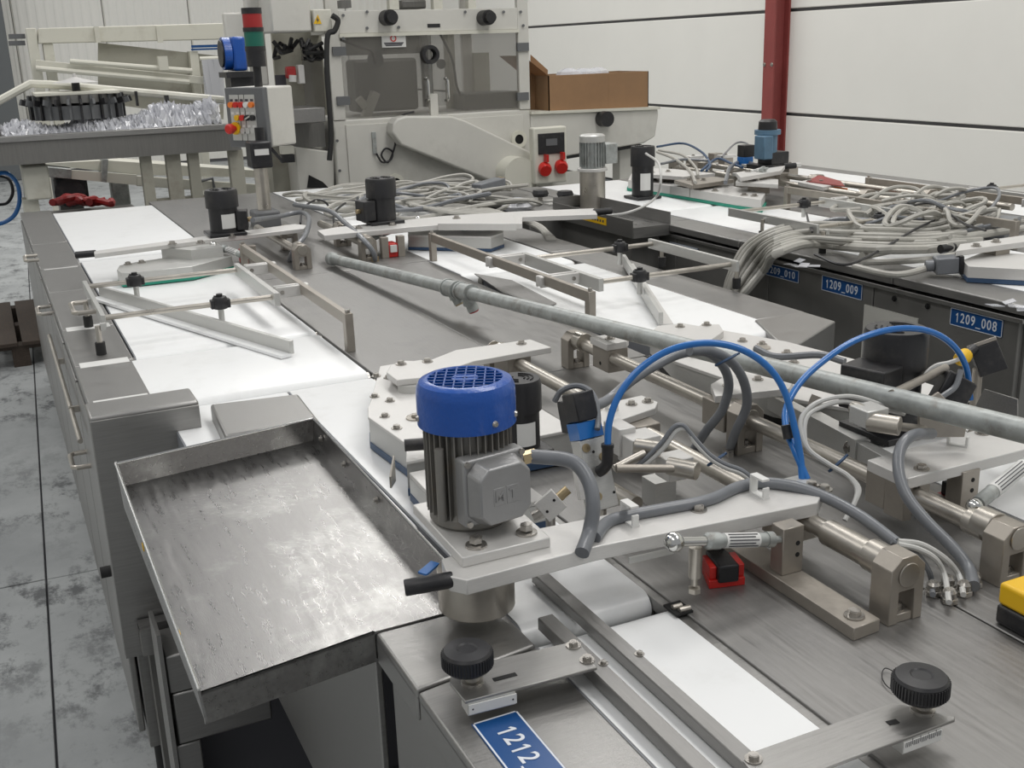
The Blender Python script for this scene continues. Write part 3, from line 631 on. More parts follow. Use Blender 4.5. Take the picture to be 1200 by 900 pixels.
# middle block pair on shaft 2
for (x, y, lab) in ((880, 505, 'tan bearing block with bright collar in the middle of the right hand shaft'),):
    q = PX(x, y, SX2); end_block(SX2, q.y, zt=.992, lab=lab)
q = PX(850, 470, SX2); t = clamp_block(SX2, q.y - .035, q.y + .035, SZ, 'wide tan clamp block under a cream plate where the two grey hoses pass', w=.055)
arm_plate(t, [tuple(P(x, y, .997)[:2]) for x, y in ((833, 450), (850, 440), (905, 437), (930, 446), (925, 455), (838, 464))], .982, .997)
bolts([P(853, 452, .997), P(888, 445, .997), P(915, 444, .997)], .007, t)
# ---- bar, post, gas strut, red switch
br = thing('stop_bar', (.905, 1.05, .9), 'flat tan steel bar with an upright post, bolted to the table before the near arm', 'bar')
part('base_bar', MB().prism([(.882, .915), (.927, .918), (.932, 1.32), (.888, 1.32)], .9, .918), 'block', br, bev=.001, seg=1)
part('post', MB().box((.893, 1.068, .918), (.928, 1.094, .987)), 'block', br, bev=.001, seg=1)
bolts([P(1001, 722, .918)], .0085, br)
for zz in (.945, .962): part('hole', MB().cyl((.918, 1.0675, zz), (.918, 1.0682, zz), .0035), 'holes', br)
def strut(a, b, drop, lab, r=.0095, leg=None):
    a, b = V(a), V(b); t = thing('gas_strut', a, lab, 'strut', 'ball ended gas struts of the guide arms'); d = b - a
    part('ball', MB().lathe([(0, -1), (.5, -.866), (.866, -.5), (1, 0), (.866, .5), (.5, .866), (0, 1)] and [(.0135 * math.sin(math.pi * i / 10), -.0135 * math.cos(math.pi * i / 10)) for i in range(11)], a, a + d.normalized(), 20), 'chrome', t)
    part('neck', MB().cyl(a, a + d * .32, .0065, n=16), 'chrome', t)
    part('ferrule', MB().lathe([(0, 0), (r * .8, 0), (r * 1.2, .2), (r * 1.2, 1), (0, 1)], a + d * .26, a + d * .38, 20, True), 'galv', t)
    part('cylinder', MB().cyl(a + d * .38, a + d * .80, r, n=24), 'galv', t)
    part('warning_label', MB().cyl(a + d * .42, a + d * .72, r + .0006, n=24), 'paper', t, label='white label with small dark print')
    x = d.normalized(); vdir = (EYE - a).normalized(); u = (vdir - x * vdir.dot(x)).normalized(); s = x.cross(u); pr_ = MB()
    for k in range(5):
        q = (k - 2) * .42; e = (u * math.cos(q) + s * math.sin(q)) * (r + .0011)
        pr_.bar(a + d * .44 + e, a + d * (.70 - .03 * (k % 2)) + e, .0014, .0006, up=e.normalized())
    part('print_lines', pr_, 'ink', t)
    part('end_cap', MB().cyl(a + d * .80, a + d * .86, r * 1.15, n=20), 'galv', t); part('rod', MB().cyl(a + d * .86, b, .005, n=12), 'galv', t)
    if leg: part('drop_pin', MB().cyl(leg[0], leg[1], .0085, n=16).cyl(leg[1], V(leg[1]) - V((0, 0, .012)), .0045, n=10).hexbolt(V(leg[1]) - V((0, 0, .024)), .0085, wash=False), 'nickel', t)
    return t
strut(PY(790, 635, 1.075), (.905, 1.075, .968), 0, 'grey gas strut with printed label between the near arm and the tan post', leg=(PY(815, 641, 1.078), PY(814, 676, 1.078)))
rs = P(852, 688, .9); t = thing('red_switch', rs, 'small red and black limit switch on the table under the near gas strut', 'switch')
Tr = frame_T((rs.x, rs.y, rs.z), (.95, -.25, 0), (.25, .95, 0))
part('base', MB().prism([(-.026, 0), (.026, 0), (.030, .045), (-.018, .05)], 0, .012, Tr).prism([(-.024, .004), (-.014, .004), (-.012, .044), (-.02, .044)], .012, .03, Tr).prism([(.016, .004), (.026, .004), (.028, .044), (.018, .044)], .012, .03, Tr), 'red', t, bev=.001)
part('body', MB().box((-.014, -.004, .008), (.016, .05, .034), Tr), 'black', t, bev=.003)
part('sensor_mount', MB().box((-.012, .05, 0), (.014, .075, .05), Tr), 'block', t)
# ---- near rails and ruler brackets
for (nm, x0, x1, y0, y1, z0, z1, lab) in (('guide_rail', .600, .621, .25, 1.245, .902, .918, 'longer of the two dark steel rails over the nearest belt, reaching under the arm'), ('guide_rail', .549, .571, .25, 1.125, .902, .920, 'shorter of the two dark steel rails, its end at the left ruler bracket')):
    t = thing(nm, ((x0 + x1) / 2, .8, z0), lab, 'rail'); part('bar', MB().box((x0, y0, z0), (x1, y1, z1)), 'steel_top', t, bev=.0015, seg=1)
    part('bolt', MB().hexbolt((x1 - .003, .99, z1), .004), 'bolt', t)
def ruler_bracket(poly, z, knob, scale, slot, bl, lab, ticks=True):
    t = thing('ruler_bracket', (knob[0], knob[1], .9), lab, 'bracket', 'knob clamped ruler brackets over the nearest belt')
    part('plate', MB().prism(poly, z - .004, z), 'steel', t, bev=.0008, seg=1)
    a, b = scale; part('base_block', MB().bar(V(a) + V((0, .012, -.011)), V(b) + V((0, .012, -.011)), .022, .016), 'alu_b', t)
    sc_ = part('scale', MB().bar(V(a) + V((0, 0, -.011)), V(b) + V((0, 0, -.011)), .0015, .012), 'paper', t, label='short white ruler scale')
    tk = MB(); d = V(b) - V(a)
    for i in range(1, 24): q = V(a) + d * i / 24 + V((0, -.0009, -.006 - (.0015 if i % 5 else 0))); tk.box(q - V((.0003, .0002, .003)), q + V((.0003, .0002, .003 if i % 5 else .004)))
    if ticks: part('tick_marks', tk, 'ink', sc_)
    else:
        for f_ in (.08, .92): q = V(a) + d * f_ + V((0, -.001, -.011)); part('pin_hole', MB().cyl(q, q + V((0, .0008, 0)), .0012, n=8), 'ink', sc_)
    kx, ky = knob; zk = z
    part('clamp_screw', MB().lathe([(0, 0), (.013, 0), (.013, .004), (.009, .005), (.009, .01), (.012, .011), (.012, .016), (0, .016)], (kx + .004, ky - .002, zk), None, 20), 'bolt', t)
    prof = [(0, .014), (.010, .014), (.010, .020), (.026, .020), (.0285, .023), (.0285, .040), (.026, .043), (.012, .0445), (.010, .043), (0, .043)]
    k_ = part('knob', MB().lathe(prof, (kx, ky, zk), None, 40), 'black', t, label='black knurled clamping knob')
    kn = MB()
    for i in range(48): a_ = 2 * math.pi * i / 48; c = V((kx + .0288 * math.cos(a_), ky + .0288 * math.sin(a_), zk)); kn.box(c + V((-.0008, -.0008, .024)), c + V((.0008, .0008, .039)))
    part('knurling', kn, 'black', k_)
    a, b = slot; part('slot', MB().bar(V(a) + V((0, 0, .0003)), V(b) + V((0, 0, .0003)), .007, .0006), 'holes', t)
    for p in bl: part('bolt', MB().hexbolt(p, .006), 'bolt', t)
    return t
zb = .930
lp = [P(x, y, zb) for x, y in ((545, 822), (527, 800), (530, 780), (583, 772), (678, 750), (700, 782))]
ruler_bracket([(p.x, p.y) for p in lp], zb, tuple(P(549, 800, zb)[:2]), (P(549, 822, zb), P(605, 808, zb)), (P(578, 797, zb), P(605, 790, zb)), (P(672, 757, zb), P(688, 774, zb)), 'ruler bracket with black knob at the left, above the blue 1212 plate', ticks=False)
zb = .933
rp = [P(x, y, zb) for x, y in ((870, 892), (881, 881), (1046, 823), (1119, 840), (1119, 843), (960, 903), (900, 930))]
ruler_bracket([(p.x, p.y) for p in rp], zb, tuple(P(1076, 833, zb)[:2]), (P(1060, 866, zb), P(1104, 850, zb)), (P(1040, 848, zb), P(1052, 845, zb)), (P(883, 890, zb),), 'ruler bracket with black knob at the lower right corner')
cable([P(x, y, .904) for x, y in ((1060, 795), (1038, 783), (1034, 795), (1045, 808), (1070, 812))], .0007, 'black', 'thin dark wire curl beside the lower right knob', 'wire', 'wire', n=5)
part_ = thing('belt_lock', P(795, 712, .9), 'small dark metal latch beside the belt joint near the arm', 'latch')
lt = P(792, 713, .9); part('plate', MB().box((lt.x - .012, lt.y - .02, .9), (lt.x + .014, lt.y + .012, .903)), 'holes', part_); part('clip', MB().cyl((lt.x - .008, lt.y - .004, .905), (lt.x + .006, lt.y - .004, .905), .004).cyl((lt.x - .004, lt.y - .014, .905), (lt.x + .012, lt.y - .014, .905), .004), 'nickel', part_)
# number plate 1212
s0 = [P(x, y, .9) for x, y in ((556, 850), (607, 833), (664, 888))]
xw = (s0[1] - s0[0]).length
sp = thing('number_plate', (.42, .92, .9), 'large blue plate with white 1212 on the cabinet top at the bottom', 'sign', 'blue number plates')
a_, b_ = .392, .449; yt = .979
part('plate', MB().box((a_, .76, .8995), (b_, yt, .9012)), 'sign', sp, bev=.001, seg=1)
part('border', MB().box((a_ + .001, yt - .003, .9012), (b_ - .001, yt - .001, .9015)).box((a_ + .001, .762, .9012), (a_ + .003, yt - .001, .9015)).box((b_ - .003, .762, .9012), (b_ - .001, yt - .001, .9015)), 'signw', sp, smooth=False)
numtext('1212_', .032, frame_T(V((.4215, .912, .9017)), (0, -1, 0), (1, 0, 0)), 'signw', sp, sx=.93)
# ---- glands and yellow box at the right
for x, y, lab in ((1112, 706, 'nearest'), (1129, 697, 'second'), (1141, 687, 'rightmost'), (1110, 690, 'rear'), (1093, 697, 'leftmost')):
    p = P(x, y, .9); t = thing('cable_gland', p, lab + ' of the five nickel cable glands behind the nearest bearing block', 'cable gland', 'cable glands in the table plate')
    part('nut', MB().cyl(p, p + Z1 * .008, .0115, n=6), 'bolt', t, bev=.001, seg=1); part('dome', MB().lathe([(0, 0), (.009, 0), (.009, .008), (.006, .012), (0, .012)], p + Z1 * .008, None, 16), 'bolt', t)
yb = P(1173, 772, .9) + V((.082, -.01, 0)); t = thing('yellow_box', (yb.x, yb.y, .9), 'yellow and black emergency switch box cut off by the right picture edge', 'switch')
part('base', MB().box((yb.x - .022, yb.y, .9), (yb.x + .05, yb.y + .075, .928)), 'black', t, bev=.006, seg=3)
part('cover', MB().box((yb.x - .021, yb.y + .001, .928), (yb.x + .05, yb.y + .074, .958)), 'yellow', t, bev=.005, seg=3)
part('round_guard', MB().cyl((yb.x + .02, yb.y - .004, .928), (yb.x + .02, yb.y + .01, .928), .028, n=24), 'black', t)
# ================================================================== CENTRE CLUSTER (pneumatics)
CAMD = lambda p: (EYE - V(p)).normalized()
va = thing('pneumatic_valve', PD(700, 600, 1.62), 'tilted aluminium pneumatic valve with blue band and black plug beside the blue capped motor', 'valve')
p0, p1 = PD(688, 514, 1.62), PD(706, 596, 1.62); upv = (CAMD(p0) * .9 + RT * .45).normalized()
part('valve_body', MB().bar(p0, p1, .042, .030, up=upv), 'alu_b', va, bev=.0015)
ax = (p1 - p0).normalized(); sd = ax.cross(upv).normalized(); un = sd.cross(ax)
if un.dot(CAMD(p0)) < 0: un = -un
part('blue_band', MB().bar(p0 - ax * .026, p0 - ax * .001, .040, .034, up=upv), 'tube_blue', va, label='bright blue band')
part('plug', MB().bar(p0 - ax * .070, p0 - ax * .027, .034, .040, up=upv).bar(p0 - ax * .06 - un * .03, p0 - ax * .012 - un * .035, .03, .03, up=upv), 'black', va, bev=.002)
part('plug_lead', MB().tube(W([(650, 470), (658, 458), (675, 452), (690, 457), (698, 470), (701, 490), (700, 503)], 1.66, 1.60), .0045), 'hose', va)
for k, s in ((.012, .3), (.05, -.2), (.085, .25), (.03, -.28)):
    c = p0 + ax * k + un * .0152 + sd * .042 * s
    part('port', MB().lathe([(.003, 0), (.0065, 0), (.0065, .0015), (.003, .0015)], c, c + un, 16).cyl(c, c + un * .0006, .003), 'brass', va)
for k, s in ((.02, .05), (.085, -.4), (.1, .4)):
    c = p0 + ax * k + un * .0150 + sd * .042 * s; part('port_hole', MB().cyl(c, c + un * .0006, .0022, n=8), 'holes', va)
part('side_lug', MB().bar(p0 + ax * .03 + sd * .027, p0 + ax * .085 + sd * .03, .008, .012, up=upv), 'alu', va)
part('foot_rod', MB().cyl(p1, V((p1.x, p1.y, .90)), .006, n=12), 'nickel', va)
el = W([(712, 524), (712, 536), (711, 544), (706, 550), (701, 553)], 1.585, 1.60)
t = thing('push_elbow', el[-1], 'black push in elbow fitting at the left end of the near blue tube', 'fitting')
part('elbow', MB().tube(el, .0085, n=14), 'black', t); part('ring', MB().cyl(el[0], el[0] + (el[0] - el[1]).normalized() * .005, .0095), 'black', t)
e2 = P(940, 562, .999)
cable([el[0]] + W([(714, 495), (725, 464), (748, 434), (783, 411), (825, 402), (865, 408), (898, 428), (919, 458), (931, 500), (938, 535)], 1.585, 1.612) + [e2], .0052, 'tube_blue', 'bright blue air tube arching over the near arm, left of the two blue arches', 'tube', 'air_tube', n=12)
cable([P(946, 562, .999)] + W([(930, 525), (922, 505), (921, 480), (935, 452), (960, 427), (1000, 400), (1045, 386), (1085, 387), (1115, 403), (1132, 430), (1137, 468)], 1.62, 1.86), .0052, 'tube_blue', 'bright blue air tube arching over the right black motor', 'tube', 'air_tube', n=12)
t = thing('tube_joiner', PD(922, 507, 1.62), 'short black joiner sleeve low on the right hand blue tube', 'fitting'); part('sleeve', MB().cyl(PD(921, 498, 1.621), PD(924, 514, 1.621), .0075, n=14), 'black', t)
# two grey hoses
cable(W([(688, 478), (702, 474), (716, 466), (740, 446), (765, 430), (796, 415), (826, 412), (845, 426), (854, 449), (847, 479), (829, 503)], 1.72, 1.98) + [P(813, 527, .895)], .0085, 'hose', 'left of the two thick grey hoses arching behind the blue tube', 'hose', 'hose', n=12)
cable(W([(808, 411), (832, 411), (857, 424), (872, 448), (875, 476), (862, 506)], 1.80, 1.95) + [P(853, 532, .895)], .0085, 'hose', 'right of the two thick grey hoses, ending in a small nut on the table', 'hose', 'hose', n=12)
hz = P(853, 534, .9); t = thing('hose_nut', hz, 'small nickel nut where the right grey hose enters the table', 'nut'); part('nut', MB().cyl(hz, hz + Z1 * .012, .011, n=6), 'bolt', t)
def tie(a, b, m='tube_blue', r=.0026, lab='blue cable tie'):
    a, b = V(a), V(b); c = (a + b) / 2; x = (b - a) / 2; y = CAMD(c); y = (y - x.normalized() * y.dot(x.normalized())).normalized() * x.length * .8
    solo('cable_tie', MB().tube([c + x * math.cos(q) + y * math.sin(q) for q in [i * math.pi / 6 for i in range(12)]] + [c + x], r, n=5, sub=2).tube([b, b + x * .4], r * .8, n=4, smooth=False), m, lab, 'cable tie')
tie(PD(839, 428, 1.83), PD(862, 416, 1.83), 'bluebelt', lab='dull blue cable tie binding the two thick grey hoses')
# hose on the near arm
q_ = [(697, 630), (712, 612), (738, 604), (780, 596), (830, 586), (862, 572), (890, 566), (930, 570), (970, 584), (1010, 606), (1050, 636)]
w_ = [depth(P(x, y + 6, AT)) for x, y in q_[:8]]; w_ += [1.55, 1.51, 1.47]
cable(W(q_, 0, ws=w_), .0085, 'hose', 'thick grey cable clipped along the near arm towards the glands', n=12)
for pts, lab in ((W([(1052, 638), (1075, 643), (1096, 655), (1107, 675)], 1.46, 1.475) + [P(1112, 706, .914)], 'white cable bending down into the nearest gland'),
                 (W([(1052, 634), (1080, 638), (1108, 655), (1124, 675)], 1.465, 1.49) + [P(1129, 697, .914)], 'white cable bending down into the second gland'),
                 (W([(1045, 634), (1072, 648), (1088, 668), (1092, 685)], 1.465, 1.485) + [P(1093, 697, .914)], 'grey blue cable bending down into the leftmost gland')):
    cable(pts, .004, 'hose' if 'grey' in lab else 'cable_w', lab, n=8)
cable([PD(1092, 508, 1.66)] + W([(1070, 510), (1056, 524), (1053, 550), (1062, 580), (1085, 610), (1115, 640), (1135, 665)], 1.62, 1.50) + [P(1141, 687, .914)], .0085, 'hose', 'thick grey cable curving from the right arm down to the rightmost gland', n=14)
for off, lab in (((0, 0), 'upper of the two pale cables tied to the front shaft left of the two hoses'), ((4, 4), 'lower of the two pale cables tied to the front shaft left of the two hoses')):
    ox, oy = off
    cable(W([(740 + ox, 552), (758 + ox, 536 + oy), (776 + ox, 518 + oy), (789 + ox, 501 + oy), (801 + ox, 499 + oy), (815, 515 + oy), (832, 533 + oy), (850, 544 + oy), (872, 553 + oy), (895, 575 + oy)], 1.66, 1.62), .0036, 'cable_w' if ox else 'hose', lab)
tie(PD(830, 545, 1.65), PD(848, 533, 1.65), 'bluebelt', lab='dull blue cable tie around the front shaft')
for off, lab in (((0, 0), 'outer of the two cream cables curling under the zinc pipe'), ((6, 6), 'inner of the two cream cables curling under the zinc pipe')):
    ox, oy = off
    cable(W([(1060, 485), (1010 - ox, 467 + oy), (983, 465 + oy), (957 + ox * .5, 472 + oy), (940 + ox, 488), (939 + ox * .6, 507), (948, 527), (973, 545), (993, 557), (1004 + ox * .4, 572), (1002, 588), (990, 610)], 1.72, 1.60), .0038, 'cable_w', lab)
tie(PD(972, 552, 1.655), PD(990, 536, 1.655), 'bluebelt', lab='dull blue cable tie around the right hand shaft')
# linkages left of shaft one
lc = thing('clevis_linkage', PD(790, 560, 1.7), 'tan clevis rods and cream cube blocks between valve and front shaft', 'linkage')
def cube(px, py, w, sx, sy, sz, nm='cube_block', m='alu_b'):
    c = PD(px, py, w); part(nm, MB().box(c - V((sx / 2, sy / 2, 0)), c + V((sx / 2, sy / 2, sz))), m, lc, bev=.0015); return c
cube(749, 540, 1.72, .052, .045, .045, m='alu'); cube(790, 558, 1.68, .044, .04, .034, m='alu'); cube(726, 528, 1.74, .03, .05, .045, 'angle_plate', 'alu')
part('rod', MB().cyl(PD(722, 549, 1.60), PD(796, 549, 1.62), .0062), 'block', lc); part('rod', MB().cyl(PD(720, 549, 1.64), PD(755, 531, 1.66), .006), 'nickel', lc)
c = PD(800, 549, 1.62); part('barrel', MB().cyl(c + V((.012, -.02, 0)), c + V((-.012, .02, 0)), .0135, n=24), 'nickel', lc, bev=.001)
c = PD(759, 525, 1.67); part('barrel', MB().cyl(c + V((.012, -.015, 0)), c + V((-.012, .015, 0)), .0125, n=24), 'nickel', lc, bev=.001)
c = PD(645, 592, 1.56); e = CAMD(c); T = frame_T(c, RT + UP * .9, UP - RT * .9)
part('square_block', MB().box((-.0165, -.0165, -.01), (.0165, .0165, .01), T), 'alu', lc, bev=.001); 
for s in (-.009, .009): part('hole', MB().cyl(T @ V((s, s * .3, .01)), T @ V((s, s * .3, .0106)), .0022, n=8), 'holes', lc)
part('stub', MB().cyl(T @ V((.016, 0, 0)), T @ V((.034, 0, 0)), .007), 'brass', lc); part('stub', MB().cyl(T @ V((-.016, 0, 0)), T @ V((-.03, .004, 0)), .0085), 'bolt', lc)
part('post', MB().cyl(PD(645, 605, 1.57), V((PD(645, 605, 1.57).x, PD(645, 605, 1.57).y, .9)), .007), 'bolt', lc)
part('tube_piece', MB().cyl(PD(690, 560, 1.75), PD(745, 592, 1.66), .014, n=20), 'nickel', lc)
part('post_block', MB().box(P(772, 590, .9) - V((.02, .02, 0)), P(772, 590, .9) + V((.02, .02, .045))), 'alu_b', lc)
# ================================================================== ZINC PIPE
pa, pb = P(388, 303, .928), PD(1215, 508.7, 1.50)
zp = thing('zinc_pipe', pa, 'long galvanised pipe lying diagonally over the machine', 'pipe'); d = pb - pa; dn = d.normalized()
part('tube', MB().cyl(pa, pb, .0175, n=28), 'galv', zp); part('end_socket', MB().lathe([(.012, 0), (.022, 0), (.023, .004), (.023, .03), (.0175, .034)], pa - dn * .002, pa + dn, 28), 'galv', zp)
def at_px(x): # point on the pipe under picture column x
    lo, hi = 0., 1.
    for _ in range(30):
        m_ = (lo + hi) / 2; p = pa + d * m_; v = p - EYE
        if 600 + FPX * v.dot(RT) / v.dot(FWD) < x: lo = m_
        else: hi = m_
    return pa + d * lo
for px, dx, L_ in ((530, (.25, -.25, -.7), .045), (546, (.35, -.1, -1), .055)):
    c = at_px(px); q = V(dx).normalized(); b = MB().cyl(c - dn * .028, c + dn * .028, .0225, n=24).cyl(c - dn * .034, c - dn * .026, .025, n=24).cyl(c + dn * .026, c + dn * .034, .025, n=24)
    e = c + q * L_; tt = part('tee', b.cyl(c, e * .55 + c * .45, .019, n=20), 'galv', zp); f_ = c.lerp(e, .55); 
    e.z = max(e.z, .908)
    part('nipple', MB().cyl(f_, e, .016, n=20).cyl(c.lerp(e, .5), c.lerp(e, .62), .0205, n=20), 'galv', tt)
    part('red_cap' if px > 540 else 'plug', MB().cyl(e, e + (e - c).normalized() * .004, .014, n=16), 'intred' if px > 540 else 'brass', tt)
# ================================================================== ADJUSTABLE GUIDE FRAMES
def foot_post(x, y, t, top=.975):
    part('post', MB().cyl((x, y, .93), (x, y, top), .007, n=14), 'nickel', t); part('rubber_foot', MB().cyl((x, y, .9), (x, y, .932), .0125, n=18), 'rubber', t)
def frame(x0, x1, y0, y1, side, dx, dy, labs, diag, clamps, lbar, handle=True, full=True):
    """side=+1: outer bar on the left (low x), long support bar to the right of x1; side=-1 mirrored"""
    o = V((dx, dy, 0)); xo, xi = (x0, x1) if side > 0 else (x1, x0)
    t = thing('guide_rack', o + V(((x0 + x1) / 2, (y0 + y1) / 2, .9)), labs[0], 'guide frame', 'adjustable guide frames')
    part('outer_bar', MB().box(o + V((xo - .006, y0 - .03, .958)), o + V((xo + .006, y1 + .025, .990))), 'alu_b', t, bev=.001, seg=1)
    part('inner_bar', MB().box(o + V((xi - .008, y0 - .03, .955)), o + V((xi + .008, y1 + .03, .992))), 'alu_b', t, bev=.001, seg=1)
    for y in (y0, y1): part('cross_rod', MB().cyl(o + V((x0, y, .976)), o + V((x1, y, .976)), .0075, n=16), 'nickel', t)
    for y in (y0 - .08 if side > 0 else y0, (y0 * .45 + y1 * .55) if side > 0 else y1 - .02):
        part('foot_arm', MB().bar(o + V((xo - side * .014, y, .972)), o + V((xo, y, .972)), .016, .016), 'alu_b', t); foot_post(o.x + xo - side * .02, o.y + y, t)
    if handle:
        yc = y0 * .6 + y1 * .4; part('handle', MB().tube([o + V(q) for q in ((xo, yc - .07, .972), (xo - side * .05, yc - .07, .972), (xo - side * .06, yc - .06, .972), (xo - side * .06, yc + .06, .972), (xo - side * .05, yc + .07, .972), (xo, yc + .07, .972))], .0065, n=10, smooth=False), 'nickel', t)
    for k, y in enumerate(lbar[2]):
        a, b = (xi + .012, lbar[0] + .02) if side > 0 else (lbar[0] - .02, xi - .012)
        l = part('link', MB().box(o + V((a, y - .016, .962)), o + V((b, y - .008, .994))).box(o + V((a, y + .008, .962)), o + V((b, y + .016, .994))).box(o + V((min(b, lbar[0] + .02) - .035 if side > 0 else a, y - .008, .965)), o + V((b if side > 0 else a + .035, y + .008, .995))), 'alu', t, bev=.003)
        part('pivot', MB().cyl(o + V(((a + .018) if side > 0 else b - .018, y - .018, .978)), o + V(((a + .018) if side > 0 else b - .018, y + .018, .978)), .006, n=12), 'bolt', l)
    s = thing('support_bar', o + V((lbar[0], lbar[1][0], .9)), labs[1], 'bar', 'long bars carrying the guide frames')
    part('bar', MB().box(o + V((lbar[0] - .008, lbar[1][0], .968)), o + V((lbar[0] + .008, lbar[1][1], .997))), 'block', s, bev=.001, seg=1)
    for y in (lbar[1][0] + .005, lbar[1][1] - .005):
        part('post', MB().box(o + V((lbar[0] - .0105, y - .012, .9)), o + V((lbar[0] + .0105, y + .012, .998))), 'block', s, bev=.001, seg=1); part('bolt', MB().hexbolt(o + V((lbar[0], y, .998)), .007, wash=False), 'bolt', s)
    if diag:
        a, b = V((*diag[0], 0)), V((*diag[1], 0)); n = (b - a).normalized().cross(Z1)
        if n.x * side > 0: n = -n
        g_ = thing('diagonal_guide', o + V((*a[:2], .9)), labs[2], 'guide', 'diagonal belt guides')
        part('fin', MB().bar(o + a + V((0, 0, .925)), o + b + V((0, 0, .925)), .012, .034), 'alu_b', g_, bev=.001, seg=1)
        part('strip', MB().bar(o + a + n * .018 + V((0, 0, .906)), o + b + n * .018 + V((0, 0, .906)), .03, .008), 'belt' if side > 0 else 'alu', g_)
    for k, (cx_, cy_, lo) in enumerate(clamps):
        cl = thing('rod_clamp', o + V((cx_, cy_, lo)), labs[3 + k], 'clamp', 'black clamps on the guide frames')
        part('stem', MB().cyl(o + V((cx_, cy_ , lo)), o + V((cx_, cy_, .985)), .008, n=14), 'alu_b', cl)
        part('clamp_body', MB().lathe([(0, 0), (.019, 0), (.022, .008), (.022, .024), (.017, .034), (0, .034)], o + V((cx_, cy_, .962)), None, 18).box(o + V((cx_ - .026, cy_ - .012, .964)), o + V((cx_ + .026, cy_ + .012, .988))), 'black', cl, bev=.002)
        part('knob', MB().cyl(o + V((cx_, cy_, .99)), o + V((cx_, cy_, 1.003)), .0085, n=10).bar(o + V((cx_ - .015, cy_, .996)), o + V((cx_ + .008, cy_, .994)), .008, .007), 'black', cl)
frame(.215, .668, 2.97, 3.43, 1, 0, 0, ('aluminium guide frame with hoop handle over the left lane belts', 'long tan bar on posts to the right of the left lane guide frame', 'long diagonal aluminium guide with white strip on the left lane belt', 'black clamp on the farther rod of the left lane guide frame', 'black clamp on the nearer rod of the left lane guide frame'),
      ((.267, 3.60), (.615, 2.60)), ((P(162, 333, .98).x, 3.43, .925), (P(261, 357, .98).x, 2.97, .925)), (.757, (2.575, 3.78), (3.02, 3.40)))
frame(1.50, 1.965, 2.64, 3.07, -1, 0, 0, ('aluminium guide frame over the right lane belt of the front machine', 'long tan bar on posts beside the belt, just beyond the middle of the zinc pipe', 'short diagonal aluminium guide on the right lane belt under its frame', 'black clamp on the nearer rod of the right lane guide frame', 'black clamp on the farther rod of the right lane guide frame'),
      ((1.88, 3.12), (1.535, 2.36)), ((P(748, 322, .98).x, 2.64, .925), (P(716, 286, .98).x, 3.07, .92)), (1.383, (2.46, 3.60), (2.73, 3.08)), handle=False)
# ================================================================== NEAR RIGHT UNIT
sb = thing('swing_arm', (1.5, 1.15, AZ), 'cream aluminium arm entering from the right picture edge under the pipe end', 'arm')
arm_plate(sb, [(1.148, 1.104), (1.150, 1.19), (1.40, 1.205), (1.85, 1.20), (1.85, 1.11), (1.39, 1.104)], AT - .018, AT)
bolts([P(1080, 550, AT), P(1151, 508, AT)], .0075, sb); clip(P(1122, 522, AT), (1, .6, 0), sb)
part('clamp', MB().box((1.150, 1.11, .925), (1.167, 1.15, AZ)).box((1.18, 1.11, .925), (1.20, 1.15, AZ)).box((1.150, 1.15, .93), (1.2, 1.19, AZ)), 'block', sb, bev=.001)
part('wheel', MB().cyl((1.80, 1.19, .92), (1.80, 1.19, AZ), .05, n=32), 'nickel', sb)
pp = P(1133, 612, .9); t = thing('stop_post', (pp.x, pp.y, .9), 'upright tan post with two holes under the near right arm', 'post')
part('base_bar', MB().box((pp.x - .022, pp.y - .2, .9), (pp.x + .022, pp.y + .25, .914)), 'block', t); part('post', MB().box((pp.x - .018, pp.y, .914), (pp.x + .018, pp.y + .03, .985)), 'block', t, bev=.001)
for zz in (.935, .952, .969): part('hole', MB().cyl((pp.x + .004, pp.y - .0006, zz), (pp.x + .004, pp.y, zz), .0035), 'holes', t)
aa = PD(1146, 590, 1.56); bb = PD(1212, 536, 1.66)
t = thing('gas_strut', aa, 'grey gas strut with printed label at the right picture edge', 'strut', 'ball ended gas struts of the guide arms')
part('cylinder', MB().cyl(aa, bb, .0105, n=20), 'galv', t); part('warning_label', MB().cyl(aa.lerp(bb, .25), aa.lerp(bb, .8), .0112, n=20), 'paper', t)
x = (bb - aa).normalized(); pr_ = MB()
for k in range(4):
    q = (k - 1.5) * .4; vd = CAMD(aa); u = (vd - x * vd.dot(x)).normalized(); s = x.cross(u); e = (u * math.cos(q) + s * math.sin(q)) * .0117; pr_.bar(aa.lerp(bb, .28) + e, aa.lerp(bb, .76) + e, .0013, .0005, up=e.normalized())
part('print_lines', pr_, 'ink', t); part('ball', MB().lathe([(.012 * math.sin(math.pi * i / 8), -.012 * math.cos(math.pi * i / 8)) for i in range(9)], aa - x * .01, aa, 16), 'chrome', t)
rs = P(1108, 590, .9); t = thing('red_switch', rs, 'dark red limit switch in the shade under the near right arm', 'switch'); part('base', MB().box(rs + V((-.02, -.02, 0)), rs + V((.04, .02, .012))), 'intred', t, bev=.002); part('body', MB().box(rs + V((0, -.012, .012)), rs + V((.03, .012, .035))), 'black', t, bev=.002)
